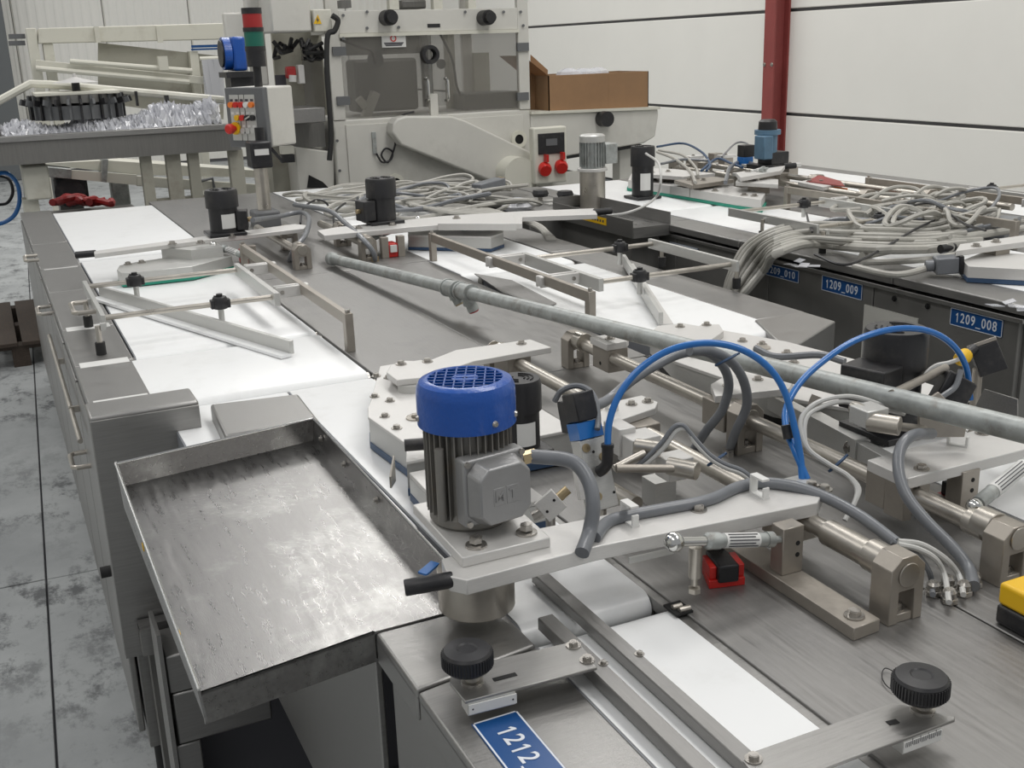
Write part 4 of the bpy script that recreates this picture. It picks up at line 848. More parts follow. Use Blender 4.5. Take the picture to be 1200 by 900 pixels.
# right octagonal guide head
gr_ = thing('belt_diverter', (1.45, 1.9, .9), 'octagonal cream guide head on the right lane beneath the zinc pipe', 'guide head')
pl = [(1.215, 1.83), (1.34, 2.13), (1.40, 2.18), (1.47, 2.165), (1.55, 2.00), (1.57, 1.72), (1.55, 1.50), (1.27, 1.50)]
pl = [(1.27, 1.90), (1.345, 2.12), (1.405, 2.175), (1.47, 2.165), (1.57, 1.90), (1.60, 1.70), (1.60, 1.40), (1.40, 1.40), (1.30, 1.60)]
part('top_plate', MB().prism(pl, .955, .963), 'alu', gr_, bev=.001, seg=1); part('skirt', MB().prism(inset(pl, .985), .917, .955), 'alu_b', gr_); part('belt_edge', MB().prism(inset(pl, .98), .904, .917), 'rubber', gr_)  # belt edge coloured near black to paint in the shaded gap under the head
bolts([P(x, y, .963) for x, y in ((797, 383), (893, 404), (922, 414), (870, 400), (930, 425))], .0075, gr_)
wp = P(893, 408, .963); part('washer', MB().cyl(wp, wp + Z1 * .003, .019, n=24), 'nickel', gr_)
part('raised_link', MB().prism([tuple(P(x, y, .978)[:2]) for x, y in ((793, 400), (822, 380), (843, 380), (848, 388), (812, 412))], .963, .978), 'alu', gr_, bev=.001, seg=1)
bolts([P(828, 381, .978)], .0075, gr_)
# near right black motor
q = P(1058, 497, .985); black_motor((q.x, q.y + .03, .963), .052, .172, 'largest black motor with round vent slots, near the right edge', cap=.38, box=math.radians(196), boxsize=(.06, .08, .075), boxz=.06)
# long adjusting bar with clevis under the pipe
ab = thing('adjuster_bar', P(1010, 540, .9), 'square aluminium adjuster bar with clevis joint between the pipe and right hand shaft', 'bar')
a, b = P(905, 470, .945), P(1062, 556, .945)
part('bar', MB().bar(a, b, .022, .032), 'alu_b', ab, bev=.001); part('pillar', MB().bar(P(955, 470, .93), P(955, 470, .985), .02, .02, up=V((0, 1, 0))), 'block', ab)
part('bar_block', MB().bar(a.lerp(b, .35) + V((0, .002, -.004)), a.lerp(b, .72) + V((0, .002, -.004)), .03, .05), 'alu_b', ab, bev=.001)
c = PD(1022, 487, 1.66); part('joint_block', MB().box(c - V((.028, .02, .012)), c + V((.014, .02, .016))), 'alu_b', ab, bev=.002)
c = PD(1037, 497, 1.63); part('barrel', MB().cyl(c + V((.012, -.018, 0)), c + V((-.012, .022, 0)), .0145, n=24), 'nickel', ab, bev=.001)
part('rod', MB().cyl(PD(1045, 499, 1.63), PD(1083, 503, 1.66), .0065), 'block', ab); part('rod_end', MB().cyl(PD(1000, 477, 1.68), PD(1012, 482, 1.66), .010), 'nickel', ab)
part('bolt', MB().hexbolt(a.lerp(b, .62) + V((-.01, -.016, 0)), .009, (-.5, -1, 0)), 'bolt', ab)
part('gusset', MB().prism([(0, 0), (.07, 0), (.075, .025), (.03, .07), (0, .05)], 0, .008, frame_T(PD(1075, 512, 1.70), RT, UP)), 'block', ab, bev=.001)
# tan diagonal rod before the motor, sensor camera, valve, guard plate
c = PD(1155, 418, 1.98); T = frame_T(c, (FWD * -.25 + RT * .8 + UP * .3), UP)
se = thing('sensor', c, 'black photo sensor with yellow cable plug, below the 1209_008 number plate', 'sensor')
part('body', MB().box((-.022, -.032, -.02), (.026, .022, .02), T), 'black', se, bev=.002); part('top_cap', MB().box((-.022, .022, -.02), (.026, .029, .02), T), 'block', se, bev=.001)
part('plug', MB().cyl(PD(1142, 408, 1.96), PD(1132, 416, 1.95), .009), 'black', se); part('yellow_nut', MB().lathe([(0, 0), (.012, 0), (.014, .3), (.012, 1), (0, 1)], PD(1133, 415, 1.95), PD(1124, 422, 1.94), 12, True), 'yellow', se)
part('bracket', MB().cyl(PD(1146, 432, 1.98), V((PD(1146, 440, 1.98).x, PD(1146, 440, 1.98).y, .9)), .009), 'block', se)
cable(W([(1126, 420), (1112, 425), (1098, 428), (1088, 435), (1080, 447)], 1.94, 1.95), .004, 'cable_w', 'short white cable leaving the yellow sensor plug')
part_ = thing('tan_rod', PD(1048, 460, 1.72), 'tan steel rod slanting up in front of the largest black motor', 'rod'); part('rod', MB().cyl(PD(1045, 462, 1.70), PD(1108, 431, 1.86), .007), 'block', part_)
c = PD(1117, 462, 1.84); T = frame_T(c, RT * .8 - UP * .45, UP * .8 + RT * .45)
v2 = thing('pneumatic_valve', c, 'black and blue pneumatic valve behind the pipe at the foot of the right blue tube', 'valve')
part('plug', MB().box((-.03, -.03, -.02), (.022, .03, .02), T), 'black', v2, bev=.003); part('blue_band', MB().box((-.028, -.045, -.018), (.02, -.03, .018), T), 'tube_blue', v2)
cable(W([(1126, 434), (1120, 452), (1108, 462), (1088, 474)], 1.82, 1.80), .005, 'hose', 'short grey lead curving under the sensor')
gpz = [PX(x, y, 1.50) for x, y in ((1140, 482), (1153, 456), (1192, 468), (1192, 498), (1175, 500))]
T = Matrix(((0, 0, 1, 1.50), (1, 0, 0, 0), (0, 1, 0, 0), (0, 0, 0, 1)))
solo('guard_plate', MB().prism([(p.y, p.z) for p in gpz], 0, .003, T), 'steel', 'bare stainless guard plate standing right of the black valve', 'plate')
cable(W([(885, 408), (910, 418), (960, 416), (990, 424)], 2.1, 2.0), .007, 'hose', 'grey cable running behind the pipe into the motor terminal box')
# ================================================================== FAR UNITS OF THE FRONT MACHINE
fa_ = thing('swing_arm', (.65, 3.95, AZ), 'long cream guide arm across the far left belt, black grip at its left end', 'arm')
arm_plate(fa_, [(.285, 3.885), (.29, 3.95), (.60, 4.02), (1.03, 4.12), (1.06, 4.06), (1.03, 3.99), (.665, 3.955)], AZ, AT)
part('grip', MB().cyl(P(112, 297, .989), P(89, 299, .986), .012, n=18), 'black', fa_, label='black plastic grip')
bolts([P(202, 286, AT), P(272, 277, AT), P(235, 285, AT)], .010, fa_)
part('wheel_guard', MB().prism([tuple(P(x, y, .95)[:2]) for x, y in ((190, 301), (200, 292), (250, 290), (262, 300), (225, 304))], .945, AZ), 'alu_b', fa_)
t = thing('wing_guide', (.6, 3.7, .9), 'tapered aluminium guide wing with round nose and green edge beyond the left guide frame', 'guide')
wp_ = [tuple(P(x, y, .948)[:2]) for x, y in ((137, 316), (140, 311), (160, 307), (255, 293), (272, 300), (225, 312), (160, 319), (142, 320))]
part('wing', MB().prism(wp_, .912, .948), 'alu_b', t, bev=.001, seg=1); part('belt_edge', MB().prism(inset(wp_, 1.01), .902, .912), 'greenbelt', t, label='green belt edge')
bolts([P(150, 310, .948), P(166, 308, .948)], .009, t)
mb_ = P(266, 276, AT); black_motor((mb_.x, mb_.y + .03, AT), .057, .150, 'black motor with white label on the far left guide arm before the panel pole', box=math.radians(-15), boxsize=(.04, .06, .07), label=math.radians(-80), cap=.42)
mb2 = P(452, 262, AT); black_motor((mb2.x, mb2.y + .03, AT), .056, .155, 'black motor standing before the cable heap on the far right guide arm', box=math.radians(190), boxsize=(.05, .07, .075), cap=.45)
fr_ = thing('swing_arm', (1.6, 3.7, AZ), 'long cream guide arm with black grip in front of the cable heap', 'arm')
arm_plate(fr_, [tuple(P(x, y, AT)[:2]) for x, y in ((372, 270), (380, 276), (480, 266), (535, 262), (612, 262), (612, 254), (700, 251), (696, 244), (600, 248), (520, 253), (395, 266))], AZ - .004, AT)
part('thick_block', MB().prism([tuple(P(x, y, AT + .01)[:2]) for x, y in ((513, 262), (605, 262), (600, 250), (520, 253))], AZ, AT + .010), 'alu', fr_, bev=.001, seg=1)
part('grip', MB().cyl(P(696, 249, .989), P(716, 247, .989), .013, n=18), 'black', fr_, label='black plastic grip'); bolts([P(535, 256, AT + .01), P(460, 264, AT), P(420, 268, AT)], .010, fr_)
t = thing('belt_diverter', (1.7, 3.8, .9), 'cream guide head with blue corner under the far right guide arm', 'guide head')
gp_ = [tuple(P(x, y, .955)[:2]) for x, y in ((478, 276), (575, 278), (590, 273), (588, 268), (560, 266), (478, 268))]
part('top_plate', MB().prism(gp_, .95, .957), 'alu', t); part('skirt', MB().prism(gp_, .912, .95), 'alu_b', t, bev=.001, seg=1); part('belt_edge', MB().prism(inset(gp_, 1.01), .902, .912), 'bluebelt', t)
bolts([P(545, 270, .957), P(575, 269, .957)], .009, t)
for (x, y, lab, fl_) in ((355, 315, 'front far bearing block by the far end of the left support bar', 1), (432, 305, 'front far bearing block by the far end of the zinc pipe', 1), (340, 292, 'rear far bearing block under the far left arm end', 1), (402, 288, 'rear far bearing block beside the start of the far right arm', 1)):
    q = P(x, y, .9); end_block(q.x, q.y - .015, zt=.985, w=.06, lab=lab)
for (x0, x1, y0, y1) in ((355, 340, 315, 292), (432, 402, 305, 288)):
    a, b = P(x0, y0), P(x1, y1); xx = (a.x + b.x) / 2; shaft(a.x, a.y, b.y + .25, .955, .0145, 'short guide shaft between two far bearing blocks under the %s arm' % ('far left' if x0 < 400 else 'far right'))
a = P(262, 296, .965); strut(PD(250, 287, depth(P(250, 290, .97))), PD(290, 301, depth(P(290, 301, .95))), 0, 'pale gas strut under the far left guide arm', r=.011)
strut(PD(490, 257, depth(P(490, 262, .97))), PD(424, 284, depth(P(424, 284, .94))), 0, 'pale gas strut running down left from the far right guide arm', r=.012)
for (x, y, lab) in ((289, 308, 'bright red switch half hidden behind the left support bar'), (458, 300, 'bright red switch behind the small tan post of the far right arm')):
    q = P(x, y); t = thing('red_switch', q, lab, 'switch'); part('base', MB().box(q + V((-.02, -.03, 0)), q + V((.02, .03, .05))), 'red', t, bev=.003); part('body', MB().box(q + V((-.012, -.04, .02)), q + V((.012, -.03, .045))), 'paper', t)
for (x, y, lab) in ((451, 302, 'tan upright post left of the far red switch'), (470, 300, 'pale short post right of the far red switch'), (297, 312, 'short tan post beside the left red switch')):
    q = P(x, y); t = thing('stop_post', q, lab, 'post'); part('post', MB().box(q + V((-.013, -.013, 0)), q + V((.013, .013, .075))), 'block', t, bev=.001)
cable([PD(296, 258, depth(mb_) - .02)] + [P(x, y, .99) for x, y in ((325, 254), (352, 249))] + [P(362, 256, 1.0), P(358, 275, .99), P(345, 292, .96), P(339, 306, .90)], .0095, 'hose', 'thick grey cable arching from the label motor down to the table', n=10)
cable([P(345, 240, 1.0), P(385, 247, 1.02), P(405, 262, 1.0), P(425, 280, .98), P(437, 295, .94), P(440, 306, .90)], .0095, 'hose', 'thick grey cable running down in front of the unlabelled far motor', n=10)
q = P(440, 306); t = thing('cable_gland', q, 'nickel gland where the far grey cable enters the table by the pipe end', 'cable gland'); part('nut', MB().cyl(q, q + Z1 * .016, .014, n=6), 'brass', t)
# cable heap behind the far motor
random.seed(11)
def heap(cx0, cx1, cy0, cy1, n, r0, r1, lab, grp, zmax=.10, name='heaped_cable', loops=(1.0, 1.8), mm='cable', ex=1.):
    for k in range(n):
        px = random.uniform(cx0, cx1); py = random.uniform(cy0, cy1); zb_ = .912 + random.random() * zmax
        c = P(px, py, .9); A_ = random.uniform(r0, r1) * ex; B2 = A_ * random.uniform(.35, .7); th_ = random.uniform(-.5, .5); ph = random.uniform(0, 6.28); L_ = random.uniform(*loops); pts = []
        m_ = int(14 * L_)
        for i in range(m_ + 1):
            q = ph + L_ * 2 * math.pi * i / m_; s = 1 + .12 * math.sin(3 * q + k)
            x = A_ * s * math.cos(q); y = B2 * s * math.sin(q); pts.append(V((c.x + x * math.cos(th_) - y * math.sin(th_), c.y + x * math.sin(th_) + y * math.cos(th_), zb_ + .02 * math.sin(2 * q + k))))
            pts[-1].z = max(.909, pts[-1].z - .008 * random.random())
        solo(name, MB().tube(pts, random.choice((.0065, .008, .0095)), n=6, sub=3), mm if k % 7 else ('hose' if mm == 'cable' else mm), lab, 'cable', grp)
heap(385, 590, 228, 252, 26, .13, .34, 'pale grey cable coiled in the heap behind the far motors', 'heaped cables on the front machine', zmax=.06)
for k in range(7):
    o = k * 3.2; cable([P(470 + o, 236 + k, .95), P(530, 240 + k * 1.5, .94), P(575 + o, 246 + k * 1.4, .93), P(610 + o, 258 + k * .8, .915), P(632 + o * .6, 268 + k, .905), P(642 + o * .4, 280, .905)], .0085, 'cable', 'pale cable of the flat bundle trailing right from the heap towards the belt edge', group='trailing cables right of the heap', n=7, sub=4)
for k, pts in enumerate((((352, 262), (355, 245), (368, 235), (380, 236), (388, 246)), ((392, 268), (392, 250), (405, 238), (420, 236), (428, 244)))):
    cable([P(x, y, .91 + .04 * (i in (1, 2, 3))) for i, (x, y) in enumerate(pts)], .005, 'black', ('left' if k == 0 else 'right') + ' thin black cable arching out of the heap left of the far right motor', n=7)
q = P(572, 235, .9); t = thing('cable_plug', q, 'grey multipin plug lying on the right end of the cable heap', 'plug'); part('shell', MB().bar(q + V((-.06, 0, .06)), q + V((.10, .06, .075)), .07, .05), 'hose', t, bev=.006); part('pins', MB().box(q + V((.09, .03, .05)), q + V((.11, .09, .10))), 'brass', t)
q = P(607, 246, .9); solo('cling_wrap', MB().lathe([(0, 0), (.06, .0), (.075, .02), (.045, .035), (.05, .05), (.02, .055), (0, .05)], q, None, 9), 'cling', 'crumpled clear film ball at the right end of the cable heap', 'film', smooth=False)
# ================================================================== CONTROL PANEL POLE
cp = P(312, 266, .9); PW_ = depth(cp)
t = thing('panel_pole', cp, 'steel tube pole on a dark foot carrying the push button panel', 'pole')
part('foot', MB().box(cp + V((-.055, -.06, 0)), cp + V((.055, .06, .075))), 'panelgrey', t, bev=.01); part('base_plate', MB().box(cp + V((-.09, -.09, 0)), cp + V((.10, .09, .008))), 'steel_dark', t)
zt_ = hgt(308, 196, cp.x, cp.y); part('tube', MB().cyl(cp, V((cp.x, cp.y, zt_ + .1)), .029, n=24), 'nickel', t)
part('tilt_bracket', MB().box(V((cp.x - .045, cp.y - .05, zt_)), V((cp.x + .045, cp.y + .05, zt_ + .11))), 'black', t, bev=.008); part('white_tab', MB().box(V((cp.x - .03, cp.y - .055, zt_ + .055)), V((cp.x + .03, cp.y - .05, zt_ + .08))), 'paper', t)
part('lever', MB().bar(V((cp.x + .045, cp.y - .03, zt_ + .08)), V((cp.x + .09, cp.y - .03, zt_ + .02)), .015, .012), 'black', t)
c = PD(311, 138, PW_ - .02); nf = (-FWD); nf.z = 0; nf.normalize(); ang = math.radians(28); 
nfr = V((nf.x * math.cos(-ang) - nf.y * math.sin(-ang), nf.x * math.sin(-ang) + nf.y * math.cos(-ang), 0)); xr = Z1.cross(nfr).normalized()
if xr.dot(RT) < 0: xr = -xr
Tc = Matrix(((xr.x, 0, nfr.x, c.x), (xr.y, 0, nfr.y, c.y), (0, 1, 0, c.z), (0, 0, 0, 1)))   # z out of the front, origin at right front edge
Wd, Hh, Dp = .215, .255, .20
cpn = thing('control_panel', Tc @ V((-Wd / 2, -Hh / 2, -Dp / 2)), 'grey push button panel with red, orange and white buttons on the steel pole', 'control panel')
part('housing', MB().box((-Wd, -Hh / 2, -Dp), (0, Hh / 2, -.03), Tc), 'white', cpn, bev=.008); part('front_frame', MB().box((-Wd, -Hh / 2, -.03), (0, Hh / 2, 0), Tc), 'panelgrey', cpn, bev=.005)
part('mounting_arm', MB().cyl(V((cp.x + .03, cp.y + .09, zt_ + .05)), V((cp.x + .03, cp.y + .09, zt_ + .16)), .02).box(V((cp.x, cp.y + .04, zt_ + .04)), V((cp.x + .04, cp.y + .11, zt_ + .07))), 'black', cpn); part('face_plate', MB().box((-Wd + .025, -Hh / 2 + .03, 0), (-.05, Hh / 2 - .03, .002), Tc), 'alu_b', cpn)
xs_ = [-Wd + .036 + i * .0285 for i in range(5)]
for j, (yy, cols) in enumerate(((.055, ('orange', 'red', 'red', 'paper', 'orange')), (.0, (None, 'yellow', 'red', 'black', 'black')), (-.055, (None, None, 'alu_b', 'alu_b', 'alu_b')))):
    for i, cc in enumerate(cols):
        if cc:
            b = part('push_button', MB().cyl(Tc @ V((xs_[i], yy, .002)), Tc @ V((xs_[i], yy, .016)), .0125, n=16), cc, cpn, label=({'paper': 'white', 'alu_b': 'grey'}.get(cc, cc)) + ' push button')
        part('label_tab', MB().box((xs_[i] - .008, yy + .014, .002), (xs_[i] + .008, yy + .024, .003), Tc), 'paper' if j else 'ink', cpn)
part('divider', MB().box((xs_[3] - .0145, -.1, .002), (xs_[3] - .0125, .1, .003), Tc).box((xs_[1] + .0125, -.1, .002), (xs_[1] + .0145, .1, .003), Tc), 'holes', cpn)
part('selector_handle', MB().bar(Tc @ V((xs_[3] - .004, -.006, .018)), Tc @ V((xs_[4] - .004, .008, .018)), .006, .008, up=nfr), 'chrome', cpn)
es = part('emergency_collar', MB().cyl(Tc @ V((xs_[0] + .012, -.045, .002)), Tc @ V((xs_[0] + .012, -.045, .012)), .027, n=24), 'yellow', cpn, label='yellow collar of the emergency stop')
part('mushroom_button', MB().lathe([(0, 0), (.012, 0), (.012, .02), (.022, .022), (.022, .04), (.016, .045), (0, .045)], Tc @ V((xs_[0] + .012, -.045, .012)), Tc @ V((xs_[0] + .012, -.045, 1.012)), 24), 'red', es, label='red mushroom button')
slb = PD(303, 100, PW_ + .02); sl = thing('signal_tower', slb, 'signal light tower with red lens over green lens beside the blue motor', 'signal light')
zz = [hgt(303, y, slb.x, slb.y) for y in (104, 78, 60, 54, 37, 32, 16, 9)]
part('stem', MB().cyl((slb.x, slb.y, zz[0]), (slb.x, slb.y, zz[1]), .018, n=16), 'black', sl)
for nm, a, b, r, m_, lb in (('base', 1, 2, .040, 'black', None), ('collar', 2, 3, .043, 'black', None), ('green_lens', 3, 4, .041, 'green', 'dark green lens'), ('collar', 4, 5, .044, 'black', None), ('red_lens', 5, 6, .041, 'intred', 'dark red lens'), ('cap', 6, 7, .043, 'black', None)):
    part(nm, MB().lathe([(0, 0), (r, 0), (r, zz[b] - zz[a]), (0, zz[b] - zz[a])], (slb.x, slb.y, zz[a]), None, 28), m_, sl, label=lb)
# ================================================================== MACHINE TWO (1209 line)
X2 = 2.5; DX = 2.375
m2 = thing('machine_body', (3.4, 3.6, 0), 'long dark stainless machine body behind, carrying the 1209 number plates', 'machine')
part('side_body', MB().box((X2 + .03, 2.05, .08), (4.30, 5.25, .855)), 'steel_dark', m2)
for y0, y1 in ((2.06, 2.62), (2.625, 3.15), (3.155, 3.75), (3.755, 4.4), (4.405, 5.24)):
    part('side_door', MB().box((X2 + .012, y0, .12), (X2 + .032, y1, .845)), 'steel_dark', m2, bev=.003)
part('rail', MB().box((X2 - .002, 2.04, .846), (X2 + .03, 5.25, .860)), 'steel', m2, bev=.002)
for y0, y1 in ((2.03, 2.52), (2.525, 3.30), (3.305, 3.83)): part('top_lid', MB().box((X2 - .01, y0, .872), (X2 + .135, y1, .9)), 'steel_top', m2, bev=.004)
part('top_lid', MB().box((X2 + .035, 3.84, .872), (X2 + .135, 4.4, .9)), 'steel_top', m2, bev=.004)
part('end_lid', MB().box((X2 + .01, 4.45, .87), (X2 + .135, 5.25, .9)), 'steel_top', m2, bev=.004)
part('table_plate', MB().box((3.12, 2.05, .885), (3.74, 5.25, .899)), 'steel_top', m2); part('side_plate', MB().box((4.20, 2.05, .88), (4.31, 5.25, .9)), 'steel_top', m2, bev=.003)
part('under_plate', MB().box((X2 + .03, 2.05, .82), (4.3, 5.25, .83)), 'steel_dark', m2)
for yy in (2.3, 3.6, 4.9):
    for xx in (2.6, 4.2): part('foot', MB().cyl((xx, yy, 0), (xx, yy, .08), .03), 'rubber', m2)
belt(2.64, 3.11, 2.06, 3.22, 'near white belt of the rear machine, at the right picture edge'); belt(2.64, 3.11, 3.24, 4.10, 'middle white belt of the rear machine, beneath its hoop guide frame', z=.9005); belt(2.64, 3.11, 4.12, 5.24, 'far white belt of the rear machine, beside the green edged guide', z=.9)
belt(3.75, 4.19, 2.06, 5.24, 'long white belt along the wall side of the rear machine')
T2 = Matrix(((0, 0, -1, X2 + .0115), (-1, 0, 0, 0), (0, 1, 0, 0), (0, 0, 0, 1)))
def sign(body, pa_, pb_, lab):
    a, b = PX(*pa_, X2 + .011), PX(*pb_, X2 + .011); y0, y1 = sorted((a.y, b.y)); z1 = max(a.z, b.z); z0 = min(a.z, b.z); yc, zc_ = (y0 + y1) / 2, (z0 + z1) / 2
    t = thing('number_plate', (X2 + .011, yc, z0), lab, 'sign', 'blue number plates')
    part('plate', MB().box((X2 + .0095, y0, z0), (X2 + .0118, y1, z1)), 'sign', t)
    x = X2 + .0094; e = .0022
    part('border', MB().box((x - .0004, y0, z0), (x, y1, z0 + e)).box((x - .0004, y0, z1 - e), (x, y1, z1)).box((x - .0004, y0, z0), (x, y0 + e, z1)).box((x - .0004, y1 - e, z0), (x, y1, z1)), 'signw', t, smooth=False)
    if body: numtext(body, (z1 - z0) * .78, Matrix(((0, 0, -1, x - .0004), (-1, 0, 0, yc), (0, 1, 0, zc_), (0, 0, 0, 1))), 'signw', t, sx=min(1., (y1 - y0) * .82 / ((z1 - z0) * .78 * .6 * 8)))
sign('1209_010', (895, 307), (936, 332), 'blue number plate 1209_010 on the rear machine beside the cable bundle'); sign('1209_009', (964, 322), (1010, 352), 'blue number plate 1209_009 on the rear machine, middle of three')
sign('1209_008', (1115, 360), (1174, 396), 'blue number plate 1209_008 on the rear machine at the right picture edge')
sign('', (785, 283), (818, 293), 'blank looking blue plate mostly hidden behind the right guide frame')
solo('cover_sheet', MB().box((X2 + .006, PX(1073, 380, X2).y, .45), (X2 + .011, PX(1011, 358, X2).y, PX(1011, 357, X2).z)), 'white', 'pale rectangular sheet on the rear machine side behind the largest black motor', 'sheet')
for x, y, l_ in ((1048, 350, 'left'), (1087, 359, 'right')): solo('side_screw', MB().hexbolt(PX(x, y, X2 + .010), .006, (-1, 0, 0)), 'holes', l_ + ' dark screw head between the 1209_009 and 1209_008 plates', 'screw')
for (x, y, lab) in ((1182, 362, 'shiny film tape on the near corner of the rear machine lid'), (940, 312, 'shiny film tape scrap hanging at the edge under the cable bundle')):
    q = P(x, y, .9); b = MB(); random.seed(x)
    for i in range(5): 
        a = q + V((-.02 + random.uniform(-.02, .03), random.uniform(-.06, .06), .004 + random.random() * .01)); b.bar(a, a + V((random.uniform(.02, .05), random.uniform(-.05, .05), random.uniform(-.006, .01))), .03, .002)
    solo('film_tape', b, 'cling', lab, 'tape', smooth=False)
# hanging tray of the rear machine
t2 = thing('catch_tray', (2.4, 3.8, .86), 'dark steel tray on the rear machine with a yellow sticker on its rim', 'tray')
_c = P(742, 259, .93); x0, x1, y0, y1 = _c.x, X2 - .005, _c.y, P(636, 238, .93).y
part('tray_floor', MB().box((x0, y0, .895), (x1, y1, .900)), 'steel_tray', t2); part('left_rim', MB().box((x0 - .003, y0, .858), (x0, y1, .93)), 'steel', t2); part('front_skirt', MB().box((x0, y0 - .003, .858), (x1, y0, .902)), 'steel', t2)
part('rear_rim', MB().box((x0, y1, .895), (x1, y1 + .003, .95)), 'steel', t2); part('right_rim', MB().box((x1, y0, .895), (x1 + .003, y1, .95)), 'steel_top', t2); part('under_box', MB().box((x0 + .04, y0 + .08, .1), (x1, y1, .857)), 'steel_dark', t2)
_s = y0 + (y1 - y0) * .30
part('yellow_sticker', MB().box((x0 - .0045, _s, .885), (x0 - .003, _s + .23, .915)), 'yellow', t2, label='yellow sticker'); s_ = MB()
for i in range(9): s_.box((x0 - .0052, _s + .02 + i * .022, .895), (x0 - .0045, _s + .032 + i * .022, .905))
part('sticker_print', s_, 'ink', t2)
part('leg', MB().box((x0 + .06, y0 + .10, 0), (x0 + .10, y0 + .14, .1)).box((x0 + .06, y1 - .12, 0), (x0 + .10, y1 - .08, .1)), 'steel_dark', t2)
# end box with knobs left of the tray
eb = thing('end_box', (2.4, 4.8, 0), 'dark steel end box of the rear machine under the red sockets', 'cabinet')
part('body', MB().box((2.19, 4.46, .1), (2.5, 5.9, .86)), 'steel_dark', eb, bev=.004); part('lid', MB().box((2.18, 4.45, .875), (2.50, 5.95, .9)), 'steel_top', eb, bev=.004); part('foot', MB().box((2.22, 4.5, 0), (2.3, 4.6, .1)), 'rubber', eb)
for x, y in ((633, 217), (662, 219)):
    q = PX(x, y, 2.36 if x < 650 else 2.44); q.z = .9; t = thing('rod_clamp', q, ('left' if x < 650 else 'right') + ' small black star knob in front of the two red sockets', 'knob'); part('stem', MB().cyl(q, q + Z1 * .03, .012), 'bolt', t); part('knob', MB().lathe([(0, .03), (.035, .03), (.042, .045), (.035, .06), (0, .062)], q, None, 8), 'black', t)
    part('plate', MB().box(q + V((-.1, -.03, 0)), q + V((.14, .03, .008))), 'alu_b', t)
# grey motor on a steel drum
q = P(702, 243, .905); gm = thing('grey_motor', q, 'silver grey finned motor on a steel drum, at the rear machine tray', 'motor')
wq = depth(q); rr = 15 * wq / FPX; zq = [hgt(703, y, q.x, q.y + rr) for y in (200, 166, 157)]
part('drum', MB().cyl(q + V((0, rr, -.005)), V((q.x, q.y + rr, zq[0])), rr, n=32), 'nickel', gm); part('flange', MB().cyl((q.x, q.y + rr, zq[0]), (q.x, q.y + rr, zq[0] + .014), rr * 1.18, n=32), 'alu', gm, bev=.002)
part('housing', MB().cyl((q.x, q.y + rr, zq[0] + .014), (q.x, q.y + rr, zq[1]), rr * .86, n=32), 'galv', gm)
for k in range(24):
    a = 2 * math.pi * k / 24; d = V((math.cos(a), math.sin(a), 0)); c = V((q.x, q.y + rr, 0)) + d * rr * .92; part('cooling_fin', MB().bar(c + Z1 * (zq[0] + .02), c + Z1 * zq[1], .003, rr * .16, up=d), 'galv', gm)
part('fan_cowl', MB().lathe([(rr * 1.0, 0), (rr * 1.0, (zq[2] - zq[1]) * .8), (rr * .85, zq[2] - zq[1]), (rr * .7, (zq[2] - zq[1]) * .96), (0, (zq[2] - zq[1]) * .96)], (q.x, q.y + rr, zq[1]), None, 32), 'alu_b', gm)
part('terminal_box', MB().box((q.x + rr * .8, q.y + rr - .04, zq[0] + .03), (q.x + rr * 1.9, q.y + rr + .04, zq[1] - .01)), 'galv', gm, bev=.004)
bm3 = P(757, 216, .97); part('motor_base', MB().box((bm3.x - .06, bm3.y - .03, .9), (bm3.x + .06, bm3.y + .09, .965)), 'alu_b', gm) if False else None
black_motor((bm3.x, bm3.y + .03, .902), .057, .233, 'black motor with white label beside the grey motor of the rear machine', label=math.radians(-105), cap=.4)
q = P(751, 216, .93); t = thing('relay_box', q, 'small black box with white label under the rear black motor', 'box'); part('box', MB().box(q + V((-.05, -.06, -.03)), q + V((.06, .01, .04))), 'black', t, bev=.004); part('label', MB().box(q + V((-.045, -.0615, -.015)), q + V((-.01, -.06, .03))), 'paper', t)
cable([P(757, 180, 1.12), P(772, 192, 1.12), P(774, 215, 1.05), P(768, 232, .98), P(745, 246, .95), P(715, 252, .93), P(682, 247, .92)], .0055, 'cable_w', 'white cable hanging in a loop in front of the rear black motor', n=7)
tm = P(898, 197, .99); t = thing('teal_motor', tm, 'teal blue motor with black cap in front of the red column', 'motor')
wq = depth(tm); s = wq / FPX; zz = [hgt(900, y, tm.x, tm.y) for y in (195, 178, 165, 155, 152)]
part('flange', MB().box(tm + V((-.07, -.05, 0)), tm + V((.09, .07, .02))), 'black_cast', t)
part('lower_body', MB().box((tm.x - .01, tm.y - .05, tm.z + .02), (tm.x + .10, tm.y + .06, zz[1])), 'black_cast', t, bev=.004); part('housing', MB().cyl((tm.x, tm.y, zz[1] - .02), (tm.x, tm.y, zz[3]), 11.5 * s, n=28), 'blue_far', t)
part('terminal_box', MB().box((tm.x - 17 * s, tm.y - .07, zz[1] - .03), (tm.x - 4 * s, tm.y + .01, zz[2] + .03)), 'blue_far', t, bev=.005); part('collar', MB().cyl((tm.x, tm.y, zz[3] - .01), (tm.x, tm.y, zz[4]), 15 * s, n=28), 'blue_far', t); part('fan_cap', MB().lathe([(0, 0), (11 * s, 0), (10.5 * s, .04), (8 * s, .05), (0, .05)], (tm.x, tm.y, zz[4]), None, 28), 'black', t)
q = P(873, 195, .98); t = thing('blue_valve', q, 'small blue and black solenoid valve left of the teal motor', 'valve'); part('body', MB().box(q + V((-.03, -.03, -.02)), q + V((.03, .03, .05))), 'tube_blue', t, bev=.003); part('coil', MB().box(q + V((-.03, -.03, .05)), q + V((.04, .03, .11))), 'black', t, bev=.003)
